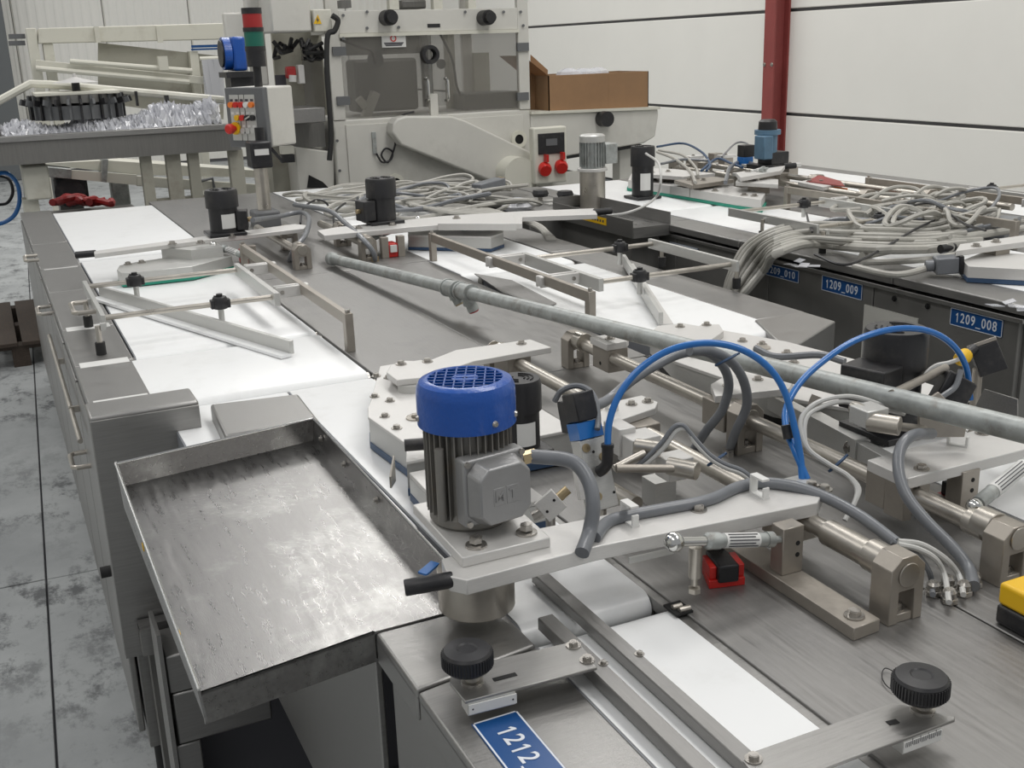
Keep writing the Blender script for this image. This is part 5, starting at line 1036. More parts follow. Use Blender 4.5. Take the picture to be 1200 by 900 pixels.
# guide head with green edge
t = thing('belt_diverter', (2.9, 4.3, .9), 'very long cream guide head with green belt edge on the rear machine', 'guide head')
gp_ = [tuple(P(x, y, .955)[:2]) for x, y in ((736, 211), (760, 214), (800, 220), (862, 230), (892, 234), (897, 226), (840, 214), (790, 208), (740, 203))]
part('skirt', MB().prism(gp_, .915, .955), 'alu', t, bev=.001, seg=1); part('belt_edge', MB().prism(inset(gp_, 1.02), .902, .915), 'greenbelt', t, label='green belt edge'); part('dark_insert', MB().prism([tuple(P(x, y, .957)[:2]) for x, y in ((785, 218), (808, 221), (812, 217), (790, 214))], .92, .958), 'alu_b', t)
bolts([P(x, y, .955) for x, y in ((775, 214), (838, 224), (872, 229), (884, 230))], .011, t)
# arms, shafts, blocks of the rear machine
def arm2(pts, z, lab, grip=None, th=.018, m='alu'):
    t = thing('swing_arm', P(*pts[0], z - th), lab, 'arm'); arm_plate(t, [tuple(P(x, y, z)[:2]) for x, y in pts], z - th, z, m)
    if grip: part('grip', MB().cyl(P(*grip[0], z - th / 2), P(*grip[1], z - th / 2), .014, n=16), 'black', t)
    c = sum((P(x, y, z) for x, y in pts), V()) / len(pts); bolts([c, P(*pts[0], z).lerp(c, .5)], .010, t); part('support', MB().box(V((c.x - .03, c.y - .03, .93)), V((c.x + .03, c.y + .03, z - th))), 'block', t); return t
arm2(((862, 202), (920, 194), (915, 200), (868, 208)), 1.03, 'cream arm with black grip in front of the red column', grip=((918, 195), (932, 194)))
arm2(((862, 213), (912, 216), (912, 210), (866, 207)), 1.0, 'cream arm plate in the middle of the rear machine mechanism')
arm2(((745, 203), (800, 207), (838, 203), (790, 198), (745, 196)), .995, 'cream arm carrying the rear black motor')
arm2(((790, 211), (835, 207), (860, 210), (812, 217)), .985, 'tan cross arm half way along the rear machine', m='block')
arm2(((935, 213), (960, 208), (990, 214), (965, 219)), .985, 'cream arm with reddish reflection near the orange guard')
for (X, y0, y1, lab) in ((DX + SX1, 3.0, 5.0, 'front shaft of the rear machine mechanism'), (DX + SX2, 3.0, 5.0, 'rear shaft of the rear machine mechanism')): shaft(X, y0, y1, .965, .014, lab)
for (X, Y, lab) in ((DX + SX1, 3.55, 'rear machine bearing block below the cream arm plate'), (DX + SX1, 4.3, 'rear machine bearing block in the middle of the front shaft'), (DX + SX2, 3.40, 'rear machine bearing block beside the orange guard'), (DX + SX2, 4.1, 'rear machine bearing block on the wall side shaft'), (DX + SX1, 4.9, 'farthest rear machine bearing block')): end_block(X, Y, lab=lab, w=.07)
random.seed(5)
for k, (x, y) in enumerate(((792, 206), (812, 203), (826, 208), (850, 202), (858, 218), (880, 214), (900, 222), (925, 214), (838, 196), (870, 226), (915, 222))):
    q = P(x, y, .9); clamp_block(q.x, q.y - .03, q.y + .03, .96, ('tan clamp block number plate free, %s on the rear machine' % ('far left part', 'left part, second', 'left part, third', 'centre, behind the arm', 'centre, before the arm', 'centre right', 'right of the green edge', 'near the orange guard', 'back row centre', 'right end of the green edge', 'right, front row')[k]).replace('number plate free, ', ''), w=.06, cap=(q.x - .04, q.x + .06) if k % 2 else None)
t = thing('orange_guard', P(975, 235, .9), 'orange red guard plate with white stripes on the rear machine', 'guard')
a, b = P(966, 232, .92), P(992, 236, .92); part('plate', MB().bar(a + Z1 * .02, b + Z1 * .02, .006, .075), 'orange', t); part('top_flange', MB().prism([tuple(P(x, y, .99)[:2]) for x, y in ((945, 212), (960, 205), (985, 212), (990, 218))], .985, .990), 'redpaint', t)
for k in (.78, .9): part('stripe', MB().bar(a.lerp(b, k) + V((0, -.004, -.01)), a.lerp(b, k + .04) + V((0, -.004, .04)), .002, .01), 'paper', t)
t = strut(P(870, 207, 1.0), P(900, 197, 1.05), 0, 'grey gas strut below the rear machine arm grip', r=.014)
frame(.215, .668, 2.97, 3.43, 1, DX, .05, ('aluminium guide frame of the rear machine, half under the cable bundle', 'long tan bar behind the cable pile on the rear machine', 'diagonal guide on the rear machine belt beside the cable bundle', 'black clamp on the rear machine guide frame above the cable bundle', 'black clamp of the rear machine guide frame behind the cable bundle'),
      ((.40, 3.30), (.62, 2.75)), ((.56, 3.43, .925), (.52, 2.97, .925)), (.757, (2.575, 3.78), (3.02, 3.40)), handle=False)
frame(1.50, 1.965, 2.9, 3.35, -1, DX - .15, .0, ('aluminium guide frame at the wall side of the rear machine', 'tan bar on posts at the wall side, upper right of the cable pile', 'diagonal guide on the wall side belt', 'black clamp on the near rod of the wall side guide frame', 'black clamp on the far rod of the wall side guide frame'),
      None, ((1.62, 2.9, .925), (1.60, 3.35, .92)), (1.383, (2.70, 3.85), (2.98, 3.33)), handle=False)
# cable bundle over the edge
for k in range(9):
    f_ = (0, .12, .22, .36, .46, .6, .7, .82, 1)[k]; o = k % 3
    pts = [P(1150 - 18 * o, 258 + 32 * f_, .94 + .02 * o), P(1085, 264 + 28 * f_, .955), P(1030, 262 + 30 * f_, .95 + .015 * o), P(985, 262 + 27 * f_, .965 - .02 * o), P(945, 262 + 24 * f_, .965 - .01 * o), P(908, 268 + 30 * f_, .955)]
    pts += [PX(874 + 24 * f_, 287 + 26 * f_, 2.485 - .01 * o), PX(857 + 22 * f_, 316 + 20 * f_, 2.44 - .015 * o), PX(849 + 21 * f_, 345 + 6 * f_, 2.42 - .015 * o)]
    q = pts[-1]; pts += [V((q.x, q.y, q.z - .15)), V((q.x + .01, q.y, q.z - .4))]
    cable(pts, (.0085, .010, .009)[k % 3] if k < 8 else .015, 'cable', 'thick grey cable of the bundle draped over the rear machine edge', group='cables draped over the rear machine edge', n=9, sub=5, name='draped_cable')
random.seed(21); heap(1030, 1140, 254, 286, 30, .10, .27, 'pale grey cable coiled in the pile on the rear machine', 'piled cables on the rear machine', zmax=.10, name='piled_cable', loops=(.8, 1.5))
for pts, lab in ((((955, 298), (985, 310), (1010, 304), (1040, 288), (1070, 270), (1095, 258)), 'black cable sweeping low in front of the cable pile'), (((1065, 242), (1085, 238), (1100, 242), (1130, 262), (1155, 270)), 'black cable arching over the top of the cable pile'), (((945, 250), (948, 262), (952, 272)), 'thin black wire hanging from the rear clamp')):
    cable([P(x, y, 1.0 if 'top' in lab else .975) for x, y in pts], .0045, 'black', lab, n=6)
for pts, r, lab in ((((1010, 300), (1060, 290), (1120, 279), (1200, 268)), .013, 'thick pale conduit along the front of the cable pile'), (((1010, 308), (1060, 306), (1100, 303), (1120, 296)), .010, 'pale cable running to the grey multipin plug, upper'), (((1000, 312), (1050, 322), (1095, 312)), .010, 'pale cable running to the grey multipin plug, lower')):
    cable([P(x, y, .925 + (.02 if r > .012 else 0)) for x, y in pts], r, 'cable', lab, n=9)
a, b = P(1095, 311, .935), P(1122, 309, .94); t = thing('cable_plug', a, 'large grey multipin plug lying on the near belt of the rear machine', 'plug')
part('shell', MB().bar(a, b, .06, .05).cyl(a + (a - b) * .4, a, .018, n=12), 'hose', t, bev=.004); part('socket_face', MB().bar(b, b + (b - a).normalized() * .012, .065, .055), 'black', t); part('pin_ring', MB().cyl(b + (b - a).normalized() * .012, b + (b - a).normalized() * .015, .020, n=16), 'brass', t)
a, b = P(1185, 262, .93), P(1165, 272, .93); t = thing('cable_plug', a, 'grey angled plug at the right end of the cable pile', 'plug'); part('shell', MB().bar(a, b, .07, .06), 'hose', t, bev=.006)
t = arm2(((1120, 294), (1210, 282), (1210, 274), (1125, 286)), .985, 'cream arm with black grip at the right picture edge above the belt', grip=((1118, 290), (1102, 292)))
t = thing('belt_diverter', P(1170, 312, .9), 'cream guide head with dark blue edge on the near belt of the rear machine', 'guide head')
gp_ = [tuple(P(x, y, .95)[:2]) for x, y in ((1128, 305), (1135, 312), (1215, 316), (1215, 298), (1150, 296))]; part('skirt', MB().prism(gp_, .915, .95), 'alu', t, bev=.001, seg=1); part('belt_edge', MB().prism(inset(gp_, 1.01), .902, .915), 'bluebelt', t)
# hoses over the rear mechanism
for pts, r, m_, lab in ((((770, 172), (800, 168), (822, 178), (832, 192), (828, 200)), .007, 'bluebelt', 'blue tube arch over the rear mechanism, left'), (((822, 200), (840, 186), (858, 192), (870, 196)), .007, 'bluebelt', 'blue tube arch over the rear mechanism, near the valve'), (((770, 178), (790, 186), (808, 200), (815, 214)), .008, 'cable', 'pale cable bending down left in the rear mechanism'), (((846, 184), (862, 168), (875, 168), (880, 178)), .006, 'hose', 'thin grey lead to the small blue valve'), (((850, 214), (856, 196), (872, 189), (890, 196)), .010, 'hose', 'grey hose loop before the teal motor'), (((775, 192), (800, 187), (830, 188)), .007, 'hose', 'grey hose lying level in the rear mechanism'), (((772, 176), (800, 182), (815, 196), (818, 206)), .007, 'cable', 'second pale cable bending down in the rear mechanism')):
    cable([P(x, y, 1.0) for x, y in pts], r, m_, lab, n=7)
# ================================================================== BACKGROUND
def vrect(x0, y0, x1, y1, Y, dep):
    a, b = PY(x0, y0, Y), PY(x1, y0, Y); c = PY((x0 + x1) / 2, y1, Y); return MB().box((a.x, Y, max(0, c.z)), (b.x, Y + dep, a.z))
def rect(x0, y0, x1, y1, Y, dep, m_=None, grow=0):
    """box whose front face (at depth Y) spans the picture points"""
    a, b = PY(x0, y0, Y), PY(x1, y1, Y); mb = m_ or MB()
    return mb.box((min(a.x, b.x), Y, min(a.z, b.z)), (max(a.x, b.x), Y + dep, max(a.z, b.z)))
TXZ = lambda Y: Matrix(((1, 0, 0, 0), (0, 0, 1, Y), (0, 1, 0, 0), (0, 0, 0, 1)))
def pxz(pts, Y): return [(PY(x, y, Y).x, PY(x, y, Y).z) for x, y in pts]
def rx(Y, xs, zs, dep, mb=None): return (mb or MB()).box((xs[0], Y, zs[0]), (xs[1], Y + dep, zs[1]))
YF = 6.5; zb0 = PY(500, 135, YF).z; zb1 = PY(500, 37, YF).z; zb2 = PY(500, 11, YF).z; XA, XB = PY(388, 100, YF).x, PY(621, 100, YF).x
wm = thing('packaging_machine', ((XA + XB) / 2, YF + .5, 0), 'large off white packaging machine with smoked windows behind the tables', 'machine')
part('base_cabinet', MB().box((XA, YF + .005, .12), (XB, YF + 1.0, zb0)), 'white', wm, bev=.01)
part('front_panel', MB().box((XA + .07, YF - .006, .5), (XB - .06, YF + .005, zb0 - .03)), 'white', wm, bev=.003)
part('plinth', MB().box((XA + .05, YF + .05, 0), (XB - .05, YF + .95, .12)), 'colgrey', wm)
for xa in (XA, XB - .075):
    for ya in (YF, YF + .9): part('post', MB().box((xa, ya, zb0), (xa + .075, ya + .035, zb2 + .45)), 'white', wm, bev=.003)
part('top_beam', MB().box((XA + .075, YF, zb1), (XB - .075, YF + .05, zb2)), 'white', wm, bev=.003); part('top_beam', MB().box((XA + .075, YF + .9, zb1), (XB - .075, YF + .95, zb2)), 'white', wm)
part('beam_lip', MB().box((XA + .07, YF - .012, zb1 - .02), (XB - .07, YF + .03, zb1)), 'cream', wm)
part('side_beam', MB().box((XA, YF + .07, zb1), (XA + .05, YF + .9, zb2)).box((XB - .05, YF + .07, zb1), (XB, YF + .9, zb2)).box((XA, YF + .07, zb2 + .3), (XA + .05, YF + .9, zb2 + .36)), 'white', wm)
part('roof_panel', MB().box((XA, YF, zb2 + .42), (XB, YF + .98, zb2 + .47)), 'white', wm)
xm = PY(506, 100, YF).x
for a, b in ((XA + .08, xm - .01), (xm + .01, XB - .08)):
    w = part('window_pane', MB().box((a, YF + .012, zb0 + .01), (b, YF + .018, zb1 - .02)), 'glass', wm, label='smoked clear window')
for x, y in ((397, 60), (402, 118), (612, 55), (612, 113)): c = PY(x, y, YF); part('hinge', MB().box((c.x - .04, YF - .015, c.z - .025), (c.x + .04, YF, c.z + .025)), 'panelgrey', wm)
for x in (499, 522): c = PY(x, 92, YF); e = PY(x, 118, YF); part('window_handle', MB().tube([V((c.x, YF + .01, c.z)), V((c.x, YF - .03, c.z - .01)), V((c.x, YF - .035, (c.z + e.z) / 2)), V((c.x, YF - .03, e.z + .01)), V((c.x, YF + .01, e.z))], .009), 'chrome', wm)
for x in (452, 566): 
    c = PY(x, 21, YF); b = part('beam_knob', MB().cyl((c.x, YF, c.z), (c.x, YF - .09, c.z), .045, .045, n=20).cyl((c.x, YF - .09, c.z), (c.x, YF - .13, c.z), .032, n=20), 'black', wm, label='black cylindrical knob')
c = PY(501, 64, YF); part('hand_wheel', MB().lathe([(.03, 0), (.055, .0), (.055, .05), (.035, .05), (.03, .03)], (c.x, YF - .01, c.z), (c.x, YF - 1.01, c.z), 24), 'black', wm)
part('slot_cover', rect(504, 110, 514, 136, YF - .02, .03), 'white', wm); part('tool_slot', rect(501, 28, 516, 32, YF - .003, .004), 'black', wm)
for x, y in ((402, 18), (402, 45), (430, 14), (430, 33), (545, 14), (610, 14), (613, 30), (590, 14), (467, 32), (395, 165), (398, 200), (611, 195)): part('bolt', MB().cyl(PY(x, y, YF - .007), PY(x, y, YF - .007) - V((0, .006, 0)), .009, n=8), 'panelgrey', wm)
cv = part('belt_guard', MB().prism(pxz(((476, 136), (530, 136), (545, 141), (622, 178), (628, 205), (612, 218), (590, 218), (470, 170), (460, 156), (461, 145), (466, 139)), YF - .12), 0, .115, TXZ(YF - .12)), 'white', wm, bev=.012, seg=3, label='large slanting rounded belt guard')
c = PY(599, 203, YF - .12); part('guard_cap', MB().cyl((c.x, YF - .12, c.z), (c.x, YF - .26, c.z), .11, n=32), 'cream', cv)
part('guard_stub', MB().prism([(c.x, c.z - .10), (c.x + .16, c.z - .05), (c.x + .16, c.z + .05), (c.x, c.z + .10)], 0, .09, TXZ(YF - .24)), 'cream', cv, bev=.01)
for x, y in ((607, 163), (610, 232), (463, 214)):
    c = PY(x, y, YF); part('port_ring', MB().lathe([(.03, 0), (.055, 0), (.055, .02), (.03, .02)], (c.x, YF, c.z), (c.x, YF - 1, c.z), 24), 'cream', wm); part('port_hole', MB().cyl((c.x, YF - .008, c.z), (c.x, YF - .01, c.z), .034, n=20), 'holes', wm)
part('cable_plug', rect(436, 155, 442, 180, YF - .02, .02), 'galv', wm); part('loose_lead', MB().tube([PY(x, y, YF - .03) for x, y in ((441, 180), (448, 190), (458, 187), (460, 178), (452, 174), (447, 182), (455, 190), (463, 170), (464, 150), (470, 136), (485, 131))], .006), 'black', wm)
part('warning_notice', rect(447, 40, 476, 55, YF + .004, .004), 'paper', wm, label='white notice with small red ring'); c = PY(461, 45, YF); part('red_ring', MB().lathe([(.013, 0), (.019, 0), (.019, .002), (.013, .002)], (c.x, YF + .002, c.z), (c.x, YF - 1, c.z), 20), 'red', wm)
pn = MB()
for k in range(3): rect(450 + k, 50 + k * 1.5, 473 - k, 50.6 + k * 1.5, YF + .003, .001, pn)
part('notice_print', pn, 'ink', wm)
# insides behind the glass
part('inner_mechanism', rect(415, 70, 492, 128, YF + .35, .2), 'steel_dark', wm, bev=.02); part('inner_mechanism', rect(545, 110, 612, 128, YF + .3, .3), 'steel_dark', wm, bev=.01); part('inner_column', rect(524, 36, 536, 130, YF + .5, .08), 'beige', wm)
part('inner_column', rect(495, 36, 509, 125, YF + .2, .06), 'alu_b', wm); part('inner_arm', MB().bar(PY(428, 138, YF + .3), PY(440, 108, YF + .3), .06, .05).bar(PY(428, 125, YF + .3), PY(420, 115, YF + .3), .05, .04), 'cream', wm); part('inner_wheel', MB().cyl(PY(440, 70, YF + .3), PY(440, 70, YF + .2), .05, n=20).cyl(PY(517, 75, YF + .3), PY(517, 75, YF + .2), .03, n=20), 'panelgrey', wm)
part('inner_panel', rect(405, 40, 500, 62, YF + .6, .02), 'steel_dark', wm); part('inner_cabinet', rect(555, 62, 575, 115, YF + .85, .03), 'beige', wm)
part('inner_leads', MB().tube([PY(x, y, YF + .2) for x, y in ((398, 46), (420, 55), (435, 60), (440, 75))], .008).tube([PY(x, y, YF + .2) for x, y in ((516, 40), (530, 70), (535, 100), (540, 112))], .008), 'black', wm)
for a_, b_ in ((455, 468), (507, 519), (548, 558)): part('upper_bracket', rect(a_, -20, b_, 11, YF + .01, .05), 'cream', wm)
part('upper_gear', rect(470, 0, 500, 10, YF + .2, .2), 'steel_dark', wm, bev=.01)
part('upper_gear', rect(400, 0, 412, 9, YF + .1, .1), 'steel_dark', wm)
# left section of the white machine
lm = thing('unwinder_unit', (PY(350, 100, 6.6).x, 6.8, 0), 'off white side unit with grey box above, left of the smoked windows', 'machine')
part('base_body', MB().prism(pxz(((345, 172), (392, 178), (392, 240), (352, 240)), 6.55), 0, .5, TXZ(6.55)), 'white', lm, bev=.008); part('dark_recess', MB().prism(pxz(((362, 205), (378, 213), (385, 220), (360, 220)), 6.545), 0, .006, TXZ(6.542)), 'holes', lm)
part('column', rect(316, 165, 348, 235, 6.75, .2), 'beige', lm); part('leg', MB().box((PY(345, 230, 6.6).x, 6.62, 0), (PY(390, 230, 6.6).x, 6.95, .6)), 'white', lm)
part('head_box', rect(312, -40, 366, 37, 6.35, .35), 'white', lm, bev=.01, label='plain light grey box'); part('rear_panel', rect(262, 15, 292, 92, 6.6, .06), 'white', lm, bev=.01); part('rear_panel', rect(283, -40, 316, 100, 6.62, .06), 'white', lm, bev=.01)
jb = part('junction_box', rect(367, 11, 390, 37, 6.33, .12), 'cream', lm, bev=.006)
part('warning_triangle', MB().prism(pxz(((367.5, 28), (377, 28), (372.5, 17)), 6.326), 0, .003, TXZ(6.326)), 'yellow', jb, label='yellow triangle with black lightning bolt'); part('lightning_bolt', MB().prism(pxz(((372, 19.5), (370.8, 24.2), (372.3, 23.8), (371.8, 27), (374.2, 22.6), (372.6, 23)), 6.324), 0, .002, TXZ(6.324)), 'ink', jb)
part('hose', MB().tube([PY(x, y, 6.3) for x, y in ((389, 18), (396, 24), (392, 36), (384, 42), (383, 80), (386, 125), (388, 160), (386, 188))], .016), 'rubber', lm)
part('back_plate', rect(318, 38, 384, 135, 6.85, .03), 'beige', lm); part('side_window', rect(352, 52, 382, 128, 6.7, .006), 'glass', lm)
hb = MB(); random.seed(3)
for k in range(12):
    x_, y_ = random.uniform(322, 370), random.uniform(42, 60); hb.tube([PY(x_, y_, 6.6), PY(x_ + random.uniform(-12, 16), y_ + random.uniform(3, 14), 6.5 + random.random() * .15), PY(x_ + random.uniform(-16, 22), y_ + random.uniform(-4, 12), 6.6)], .012, n=6)
part('wiring', hb, 'black', lm, kind='stuff')
part('regulator', rect(336, 78, 348, 92, 6.5, .06), 'intred', lm, bev=.01); part('regulator_bowl', MB().cyl(PY(343, 88, 6.5), PY(343, 96, 6.5), .022), 'alu', lm); part('valve', rect(349, 76, 358, 98, 6.5, .05), 'alu', lm, bev=.004)
part('label_plate', rect(322, 88, 336, 102, 6.6, .003), 'ink', lm); part('outfeed_bed', rect(338, 128, 382, 143, 6.3, .4), 'steel_top', lm, bev=.004); part('under_gear', rect(340, 146, 382, 172, 6.6, .2), 'steel_dark', lm)
for x0_, x1_, y0_, y1_, m_ in ((330, 345, 172, 180, 'cream'), (330, 346, 182, 190, 'black'), (300, 318, 178, 186, 'black')): part('small_box', rect(x0_, y0_, x1_, y1_, 6.5, .06), m_, lm)
bmt = thing('blue_motor', PY(278, 84, 6.2), 'small bright blue motor with black round fan beside the signal tower', 'motor')
a, b = PY(266, 63, 6.2), PY(291, 63, 6.2); part('housing', rect(271, 43, 291, 83, 6.15, .16), 'blue', bmt, bev=.015, seg=3); part('fan_end', MB().cyl((a.x + .02, 6.23, a.z), (a.x - .02, 6.23, a.z), .085, n=24), 'blue', bmt); part('fan_grille', MB().cyl((a.x - .02, 6.23, a.z), (a.x - .03, 6.23, a.z), .07, n=24), 'black', bmt)
part('mount', rect(265, 85, 298, 90, 6.1, .2).box(PY(270, 90, 6.15), PY(296, 103, 6.3)), 'black', bmt)
# electric socket box
ebx = thing('socket_box', PY(642, 215, 6.2), 'cream electrical box with dark window and two red sockets', 'electrical box')
part('enclosure', rect(625, 150, 665, 213, 6.2, .07), 'cream', ebx, bev=.01); part('window', rect(631, 157, 662, 179, 6.19, .012), 'black', ebx, bev=.003, label='dark tinted flap'); part('window_strip', rect(640, 163, 653, 170, 6.186, .004), 'panelgrey', ebx)
for x, y in ((638, 197), (657, 194)):
    c = PY(x, y, 6.2); s = part('socket', MB().lathe([(0, 0), (.042, 0), (.042, .03), (.035, .05), (0, .05)], (c.x, 6.2, c.z), (c.x - .3, 5.2, c.z - .3), 24), 'red', ebx, label='round red power socket'); part('flap_lug', MB().box((c.x - .008, 6.15, c.z + .04), (c.x + .008, 6.19, c.z + .085)), 'red', s)
part('back_plate', rect(623, 205, 680, 225, 6.36, .02), 'white', ebx)
part('stand', MB().box((PY(640, 215, 6.3).x - .05, 6.3, 0), (PY(640, 215, 6.3).x + .05, 6.34, PY(640, 213, 6.3).z)), 'white', ebx)
# discharge trough + cardboard box
dt = thing('discharge_trough', PY(700, 170, 6.6), 'off white discharge trough with rounded right end behind the socket box', 'trough')
part('trough', MB().prism(pxz(((622, 133), (771, 127), (772, 134), (768, 160), (755, 168), (660, 184), (622, 186)), 6.5), 0, .42, TXZ(6.5)), 'white', dt, bev=.01); part('rim', MB().prism(pxz(((622, 131), (773, 125), (773, 128), (622, 134)), 6.49), 0, .45, TXZ(6.48)), 'cream', dt)
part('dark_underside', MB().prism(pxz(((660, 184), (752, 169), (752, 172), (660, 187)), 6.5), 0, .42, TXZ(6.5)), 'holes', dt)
c = PY(705, 139, 6.5); part('knob', MB().cyl((c.x, 6.5, c.z), (c.x, 6.42, c.z), .05, n=20), 'black', dt); part('leg', MB().box((c.x - .5, 6.6, 0), (c.x - .4, 6.7, c.z - .1)), 'white', dt); part('leg', MB().box((c.x + .2, 6.6, 0), (c.x + .3, 6.7, c.z - .05)), 'white', dt)
cb_ = thing('cardboard_box', PY(700, 132, 6.6), 'open brown cardboard box with clear film on the discharge trough', 'box')
A4 = pxz(((641, 133), (757, 129), (757, 88), (655, 88)), 6.55); y0_ = 6.52; zf = A4[0][1]; zt2 = A4[3][1]; xa, xb = A4[0][0], A4[1][0]
part('front_side', MB().box((xa, y0_, zf), (xb, y0_ + .006, zt2)), 'card', cb_); part('back_side', MB().box((xa, y0_ + .38, zf), (xb, y0_ + .386, zt2)), 'card', cb_); part('right_side', MB().box((xb - .006, y0_, zf), (xb, y0_ + .386, zt2)), 'card', cb_); part('left_side', MB().box((xa, y0_, zf), (xa + .006, y0_ + .386, zt2)), 'card', cb_); part('bottom', MB().box((xa, y0_, zf), (xb, y0_ + .386, zf + .005)), 'card', cb_)
part('flap', MB().add([V((xa, y0_, zt2)), V((xa, y0_ + .38, zt2)), V((xa - .17, y0_ + .38, zt2 + .13)), V((xa - .17, y0_ + .02, zt2 + .13))], [(0, 1, 2, 3), (3, 2, 1, 0)]), 'card', cb_)
part('side_flap', MB().prism(pxz(((622, 64), (642, 82), (640, 132), (622, 132)), y0_ + .2), 0, .006, TXZ(y0_ + .2)), 'card', cb_)
part('flap', MB().box((xa + .02, y0_ + .006, zt2 - .01), (xb - .01, y0_ + .17, zt2 - .004)), 'card', cb_); part('tape', rect(713, 88, 716, 131, y0_ - .001, .002), 'card', cb_)
random.seed(9); f_ = MB()
for k in range(7): c = PY(random.uniform(665, 705), random.uniform(84, 88), y0_ + .2); f_.lathe([(0, 0), (.09, .0), (.07, .04), (.03, .06), (0, .055)], c - V((0, 0, .03)), None, 7)
part('film_filling', f_, 'cling', cb_, smooth=False)
# steel infeed conveyor with film, at the left
YC = 6.45; zc_top = PY(130, 153, YC).z; zc_bot = PY(130, 186, YC).z; zc_lip = PY(130, 160, YC).z
ic = thing('infeed_conveyor', (0, YC + .2, 0), 'grey steel channel conveyor with crumpled film on it, left of the button panel', 'conveyor')
xl, xr = PY(0, 150, YC).x - .5, PY(270, 150, YC).x + .05
part('side_channel', MB().box((xl, YC, zc_bot), (xr, YC + .03, zc_lip)), 'steel_dark', ic); part('top_lip', MB().box((xl, YC - .012, zc_lip), (xr, YC + .05, zc_top)), 'steel', ic, bev=.003); part('bed', MB().box((xl, YC + .03, zc_lip - .06), (xr, YC + .5, zc_lip - .03)), 'steel_top', ic); part('side_channel', MB().box((xl, YC + .5, zc_bot), (xr, YC + .53, zc_top)), 'steel_dark', ic)
for px in (173, 205, 229, 279):
    c = PY(px, 200, YC + .05); w = .03 if px != 205 and px != 279 else .04; part('leg', MB().box((c.x - w, YC + .06, 0), (c.x + w, YC + .12, zc_bot)), 'beige', ic, bev=.003)
c = PY(180, 238, YC + .1); c2 = PY(245, 238, YC + .1); part('cross_rail', MB().box((c.x, YC + .1, c.z - .02), (c2.x, YC + .14, c.z + .02)), 'beige', ic); c = PY(200, 178, YC); part('cross_rail', MB().box((PY(200, 178, YC).x, YC + .05, PY(200, 182, YC).z), (PY(282, 178, YC).x, YC + .1, zc_bot)), 'beige', ic)
part('clamp_knob', rect(198 - 40, 107, 203 - 40, 124, YC + .35, .03), 'black', ic) ; part('clamp_knob', rect(193, 112, 199, 124, YC + .35, .03), 'black', ic)
random.seed(4); fb_ = MB()
nx, ny = 260, 14; vs = []; x_a, x_b = PY(2, 150, YC).x, PY(262, 150, YC).x
for j in range(ny + 1):
    for i in range(nx + 1):
        u, v = i / nx, j / ny; hgt_ = (.10 + .09 * u ** 2 + .02 * math.sin(u * 19)) * math.sin(math.pi * min(1, v * .8 + .12)); vs.append((x_a + (x_b - x_a) * u + random.uniform(-.012, .012), YC + .04 + .42 * v + random.uniform(-.01, .01), zc_lip - .03 + hgt_ * random.uniform(.75, 1.2)))
fb_.add(vs, [(j * (nx + 1) + i, j * (nx + 1) + i + 1, (j + 1) * (nx + 1) + i + 1, (j + 1) * (nx + 1) + i) for j in range(ny) for i in range(nx)])
solo('crumpled_film', fb_, 'cling', 'long run of crumpled clear film lying in the grey steel channel conveyor', 'film', kind='stuff', smooth=False)
# rotary comb unit
rc_ = thing('rotary_comb', PY(92, 137, 6.8), 'dark toothed rotary unit with cream lid rising from the crumpled film', 'rotary unit')
c = PY(92, 135, 6.8); s = depth(c) / FPX; zz = [hgt(92, y, c.x, c.y) for y in (138, 122, 119, 110, 106, 96, 88)]
part('lower_drum', MB().cyl((c.x, c.y, zz[0]), (c.x, c.y, zz[1]), 50 * s, n=28), 'panelgrey', rc_)
for k in range(28):
    a = 2 * math.pi * k / 28; d = V((math.cos(a), math.sin(a), 0)); q = V((c.x, c.y, 0)) + d * 50 * s; part('tooth', MB().bar(q + Z1 * zz[0], q + Z1 * zz[3], .012, .03, up=d).bar(q + d * .02 + Z1 * zz[2], q + d * .055 + Z1 * (zz[2] + .01), .012, .03), 'black' if k % 2 else 'panelgrey', rc_)
part('upper_disc', MB().cyl((c.x, c.y, zz[2]), (c.x, c.y, zz[3]), 50 * s, n=28), 'steel_dark', rc_); part('lid', MB().box((c.x - 46 * s, c.y - .22, zz[3]), (c.x + 44 * s, c.y + .1, zz[4])), 'cream', rc_, bev=.004); part('cone_cap', MB().lathe([(0, 0), (25 * s, 0), (8 * s, 4 * s), (2 * s, 6 * s), (1.5 * s, 10 * s), (0, 10 * s)], (c.x, c.y - .1, zz[5]), None, 24), 'alu', rc_); part('cone_neck', MB().cyl((c.x, c.y - .1, zz[4]), (c.x, c.y - .1, zz[5]), 4.5 * s, n=16), 'black', rc_)
part('cream_pipe', MB().tube([PY(x, y, 6.85) for x, y in ((-8, 122), (36, 98), (60, 99), (140, 106), (262, 117))], .022, smooth=False), 'cream', rc_)
